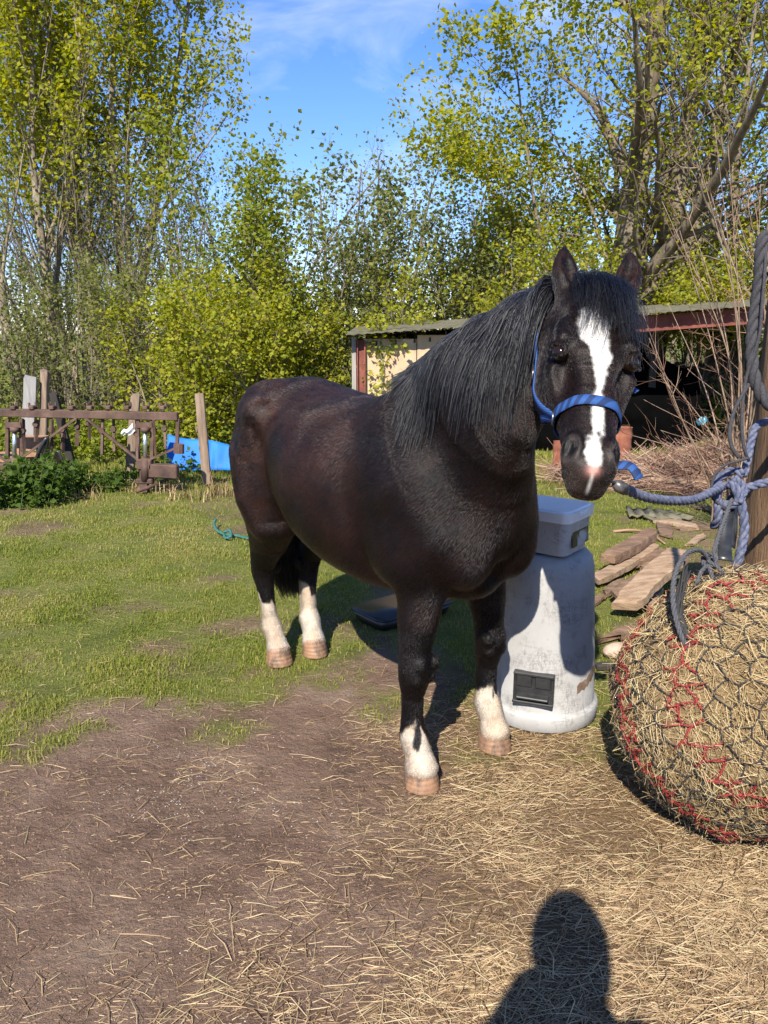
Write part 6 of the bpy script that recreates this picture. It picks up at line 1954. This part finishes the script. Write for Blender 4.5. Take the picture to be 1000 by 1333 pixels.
# weeds and nettles along the hedge bottom and round the implement
def weed(c, h_, n, size, r, ml, st):
    for _ in range(n):
        a = r.uniform(0, 6.28); ln = r.uniform(.5, 1) * h_
        b0 = np.array(c) + np.array([r.normal(0, .10), r.normal(0, .10), 0]); tip = b0 + np.array([math.cos(a) * ln * .35, math.sin(a) * ln * .35, ln])
        st.tube([b0, (b0 + tip) / 2 + np.array([0, 0, ln * .06]), tip], [.004, .003, .0015], 3, False)
        k = int(22 * h_ / .4) + 6
        t = r.random(k)[:, None]
        ml.append(b0 + (tip - b0) * t + r.normal(0, size * .55, (k, 3)))
wr = np.random.default_rng(77)
M_STEM = stalk_mat("green stems", [(0, (.05, .08, .02)), (1, (.13, .16, .05))])
wspots = [(20, 655, .42, 34, .055, "dark leafy nettle clump in front of the left end of the implement"), (52, 652, .46, 40, .055, "dark bushy nettle clump under the left ram"), (80, 636, .34, 22, .05, "green weed clump below the clay blocks"),
          (140, 634, .26, 16, .06, "low weeds under the middle of the implement"), (245, 612, .26, 14, .06, "green weeds at the foot of the pale stake"), (208, 622, .24, 12, .06, "weeds between the implement and the blue sheet"),
          (160, 585, .40, 16, .06, "tall weeds behind the implement's right upright"), (110, 572, .40, 16, .06, "tall weeds behind the middle of the implement"), (300, 575, .45, 18, .065, "tall green weeds behind the blue sheet"),
          (215, 560, .5, 20, .065, "tall nettles left of the blue sheet"), (60, 555, .45, 18, .065, "tall nettles behind the grey board")]
for px, py, h_, n, sz, lb in wspots:
    c = G(px, py); c.z = float(ground_z(np.array([c.x]), np.array([c.y]))[0])
    o = empty("weed_clump", c); tag(o, lb, "weeds", "weed clumps round the implement")
    st = MB(); pl = []
    weed((0, 0, 0), h_, n, sz, wr, pl, st)
    st.build("stems", M_STEM, o, True); ml = []; leaves(ml, np.concatenate(pl), sz); leaf_object("leaves", ml, M_LEAF_D if h_ < .30 or h_ in (.42, .46, .34) else M_LEAF_G, o)
# nettles along the bottom of the hedge: a bank of ground cover
pl = []; st = MB()
for k in range(420):
    x = wr.uniform(-7.5, 1.6); y = 9.0 + wr.random() * 3.2 + max(0, -x - 4) * .1
    weed((x, y, 0), wr.uniform(.22, .62), 3, .06, wr, pl, st)
for k in range(120):
    x = wr.uniform(2.5, 8); y = wr.uniform(10.8, 13)
    weed((x, y, 0), wr.uniform(.3, .8), 3, .06, wr, pl, st)
tag(st.build("undergrowth_stems", M_STEM, None, True), kind="stuff")
ml = []; leaves(ml, np.concatenate(pl), .062); tag(leaf_object("undergrowth", ml, M_LEAF_G, None), kind="stuff")

# ivy trail on the shed wall
iv = empty("ivy_trail", (SP(500, 470).x, SY + .02, 0)); tag(iv, "thin climbing stem with a few leaves on the tan shed wall", "climbing plant")
st = MB(); ol = np.array(iv.location); pl = []
for pts in ([(497, 500), (499, 475), (494, 455), (498, 438)], [(499, 470), (505, 455), (512, 448), (517, 462)], [(495, 458), (486, 448), (476, 446)]):
    c = spline([np.array(SP(a, b_, SY - .02)) - ol for a, b_ in pts], 14); st.tube(c, .006, 5, False); pl.append(c[RNG.integers(0, 14, 7)] + RNG.normal(0, .02, (7, 3)) * np.array([1, .4, 1]))
st.build("stem", M_STEM, iv, True); ml = []; leaves(ml, np.concatenate(pl), .042); leaf_object("leaves", ml, M_LEAF_D, iv)

# wire fence across the back field
wf = empty("wire_fence", (0, 17.5, 0)); tag(wf, "old post and wire fence across the field behind the trees", "fence")
for k in range(9):
    x = -9 + k * 2.1 + RNG.normal(0, .1)
    mb = MB(); mb.bar((x, 0, 0), (x + RNG.normal(0, .03), RNG.normal(0, .02), 1.15), .10, .10, (0, 1, 0)); mb.build("fence_post", m_old, wf)
mb = MB()
for z in (.35, .7, 1.05): mb.tube([(-9.5 + 1.9 * k, 0, z + .02 * math.sin(k)) for k in range(11)], .006, 4, False)
mb.build("wire", m_iron, wf, True)
# ------------------------------------------------------------------ grass, straw, chaff
def scatter_blades(name, N, xr, yr, accept, lnf, wd, mat, kind="stuff", lean=.55):
    r = np.random.default_rng(abs(hash(name)) % 1000 if False else len(name) * 7 + N % 97)
    # density falls with distance so that blades cover the turf evenly in the picture
    y = yr[0] * (yr[1] / yr[0]) ** r.random(N)
    half = .68 * y + .5
    x = r.uniform(-1, 1, N) * half
    x = np.clip(x, xr[0], xr[1])
    p = accept(x, y)
    k = r.random(N) < p
    x, y = x[k], y[k]; n = len(x)
    tuft = gnoise(x, y, 5.0, 31, 3)
    ln = lnf(x, y) * r.uniform(.45, 1.25, n) * (1 + .45 * tuft)
    z = ground_z(x, y)
    a = r.uniform(0, 2 * math.pi, n)
    d = np.stack([np.cos(a), np.sin(a), np.zeros(n)], 1); s = np.stack([-np.sin(a), np.cos(a), np.zeros(n)], 1)
    le = np.abs(r.normal(0, lean, n)) + .12
    p0 = np.stack([x, y, z - .003], 1)
    up = np.array([0, 0, 1.0])[None]
    p1 = p0 + ln[:, None] * (.55 * up + .22 * le[:, None] * d)
    p2 = p0 + ln[:, None] * ((.92 - .25 * np.clip(le, 0, 1.4))[:, None] * up + .85 * le[:, None] * d)
    w_ = (wd * r.uniform(.6, 1.3, n) * (1 + y / 9))[:, None]
    V = np.stack([p0 - s * w_, p0 + s * w_, p1 + s * w_ * .8, p1 - s * w_ * .8, p2], 1).reshape(-1, 3)
    i = (np.arange(n) * 5)[:, None]
    f4 = np.concatenate([i, i + 1, i + 2, i + 3], 1); f3 = np.concatenate([i + 3, i + 2, i + 4], 1)
    val = np.clip(.5 + .28 * gnoise(x, y, 1.3, 33, 3) + r.normal(0, .2, n), 0, 1)
    o = mesh_object(name, V, [f4, f3], mat, None, False, {"val": ("POINT", "FLOAT", np.repeat(val, 5))})
    tag(o, kind=kind); return o
M_GRASS = leaf_mat("grass blades", [(0, (.105, .135, .020)), (.35, (.175, .205, .032)), (.60, (.24, .245, .050)), (.78, (.32, .27, .095)), (1, (.42, .33, .17))], .35)
scatter_blades("grass", 520000, (-9, 9), (2.2, 9.5), lambda x, y: zone(x, y)[0] ** 1.2 * (.25 + .75 * smoothstep(-.35, .35, gnoise(x, y, 4.2, 35, 3))),
               lambda x, y: .022 + .014 * smoothstep(4, 7, y) + .055 * smoothstep(6.9, 8.5, y), .0013, M_GRASS)
scatter_blades("field_grass", 60000, (-40, 40), (9.0, 40), lambda x, y: np.ones_like(x), lambda x, y: .10 + .06 * gnoise(x, y, .5, 41, 2), .004, M_GRASS)

def scatter_straw(name, N, lo, hi, y0, y1, wfun, ln, wd, mat, lift):
    r = np.random.default_rng(len(name) + 5)
    y = y0 * (y1 / y0) ** r.random(N); x = r.uniform(-1, 1, N) * (.74 * y + .2)
    k = r.random(N) < wfun(x, y); x, y = x[k], y[k]; n = len(x)
    z = ground_z(x, y)
    p = np.stack([x, y, z + r.uniform(.001, 1, n) * lift * (.3 + .7 * zone(x, y)[1])], 1)
    a = r.uniform(0, math.pi, n) ; a = np.where(r.random(n) < .4, r.normal(.25, .5, n), a)
    d = np.stack([np.cos(a), np.sin(a), r.normal(0, .09, n)], 1)
    o = stalks(name, p, d, np.repeat(np.array([[.05, .02, 1.0]]), n, 0), r.uniform(*ln, n), r.uniform(*wd, n), r.normal(0, .38, n), mat)
    tag(o, kind="stuff"); return o
def straw_w(x, y):
    g, s = zone(x, y)
    c = gnoise(x, y, 3.4, 51, 4)
    return np.clip(s * (1 - .9 * g) * (.55 + .6 * c) + .10 * (1 - g) * smoothstep(-.2, .5, c) + .022, 0, 1)
# dead, dry stems in the weeds round the implement
def dry_w(x, y): return np.exp(-((x + 2.3) / 1.5) ** 2 - ((y - 7.35) / .45) ** 2) * .9 * smoothstep(0, .6, gnoise(x, y, 2.2, 71, 3))
scatter_blades("dry_grass", 42000, (-6, 3), (6.2, 8.6), dry_w, lambda x, y: .13 + .08 * gnoise(x, y, 2, 72, 2), .0022, M_STALK, lean=.9)
scatter_straw("straw", 112000, 0, 0, 1.15, 4.2, straw_w, (.012, .11), (.0004, .0014), M_STALK, .014)
scatter_straw("chaff", 92000, 0, 0, 1.15, 4.2, lambda x, y: np.clip(straw_w(x, y) * .9 + .05, 0, 1) * (1 - .8 * zone(x, y)[0]), (.006, .028), (.0005, .0011), M_STALK, .006)
M_CLOD = noisy_mat("crumbs of earth", [(.3, (.085, .054, .038)), (.6, (.155, .100, .070)), (.8, (.21, .145, .105))], 60, 4, .95, .3, 200, .002, val_mix=.3)
def grains(name, N, region, size, mat, seed):
    r = np.random.default_rng(seed)
    y = 1.15 * (4.2 / 1.15) ** r.random(N); x = r.uniform(-1, 1, N) * (.74 * y + .2)
    k = r.random(N) < region(x, y); x, y = x[k], y[k]; n = len(x)
    sz = size * r.uniform(.35, 1.0, n) ** 1.5
    c = np.stack([x, y, ground_z(x, y) + sz * .25], 1)
    base = np.array([[1, 0, 0], [-1, 0, 0], [0, 1, 0], [0, -1, 0], [0, 0, 1], [0, 0, -1]], float)
    rot = r.uniform(0, 6.28, n); ca, sa = np.cos(rot), np.sin(rot)
    B = np.repeat(base[None], n, 0) * r.uniform(.6, 1.15, (n, 6, 1)) * np.array([1, .8, .6])
    Bx = B[..., 0] * ca[:, None] - B[..., 1] * sa[:, None]; By = B[..., 0] * sa[:, None] + B[..., 1] * ca[:, None]
    V = c[:, None] + np.stack([Bx, By, B[..., 2]], -1) * sz[:, None, None]
    f = np.array([[0, 2, 4], [2, 1, 4], [1, 3, 4], [3, 0, 4], [2, 0, 5], [1, 2, 5], [3, 1, 5], [0, 3, 5]])
    Fq = (np.arange(n)[:, None, None] * 6 + f[None]).reshape(-1, 3)
    o = mesh_object(name, V.reshape(-1, 3), Fq, mat, None, False, {"val": ("POINT", "FLOAT", np.repeat(r.random(n), 6))}); tag(o, kind="stuff")
grains("earth_crumbs", 45000, lambda x, y: (1 - zone(x, y)[0]) * (.4 + .6 * smoothstep(-.2, .4, gnoise(x, y, 2.5, 61, 3))), .0050, M_CLOD, 5)
m_grit = noisy_mat("pale grit", [(.3, (.34, .33, .32)), (.7, (.52, .51, .50))], 40, 3, .8, .2, 90, .001, val_mix=.3)
gc = G(270, 1010); gc2 = G(225, 890)
grains("pale_grit", 80000, lambda x, y: np.clip(.55 * np.exp(-(((x - gc.x) / .30) ** 2 + ((y - gc.y) / .26) ** 2)) + .4 * np.exp(-(((x - gc2.x) / .16) ** 2 + ((y - gc2.y) / .14) ** 2)), 0, 1) * smoothstep(-.1, .5, gnoise(x, y, 5, 63, 3)) + .0015, .0032, m_grit, 9)
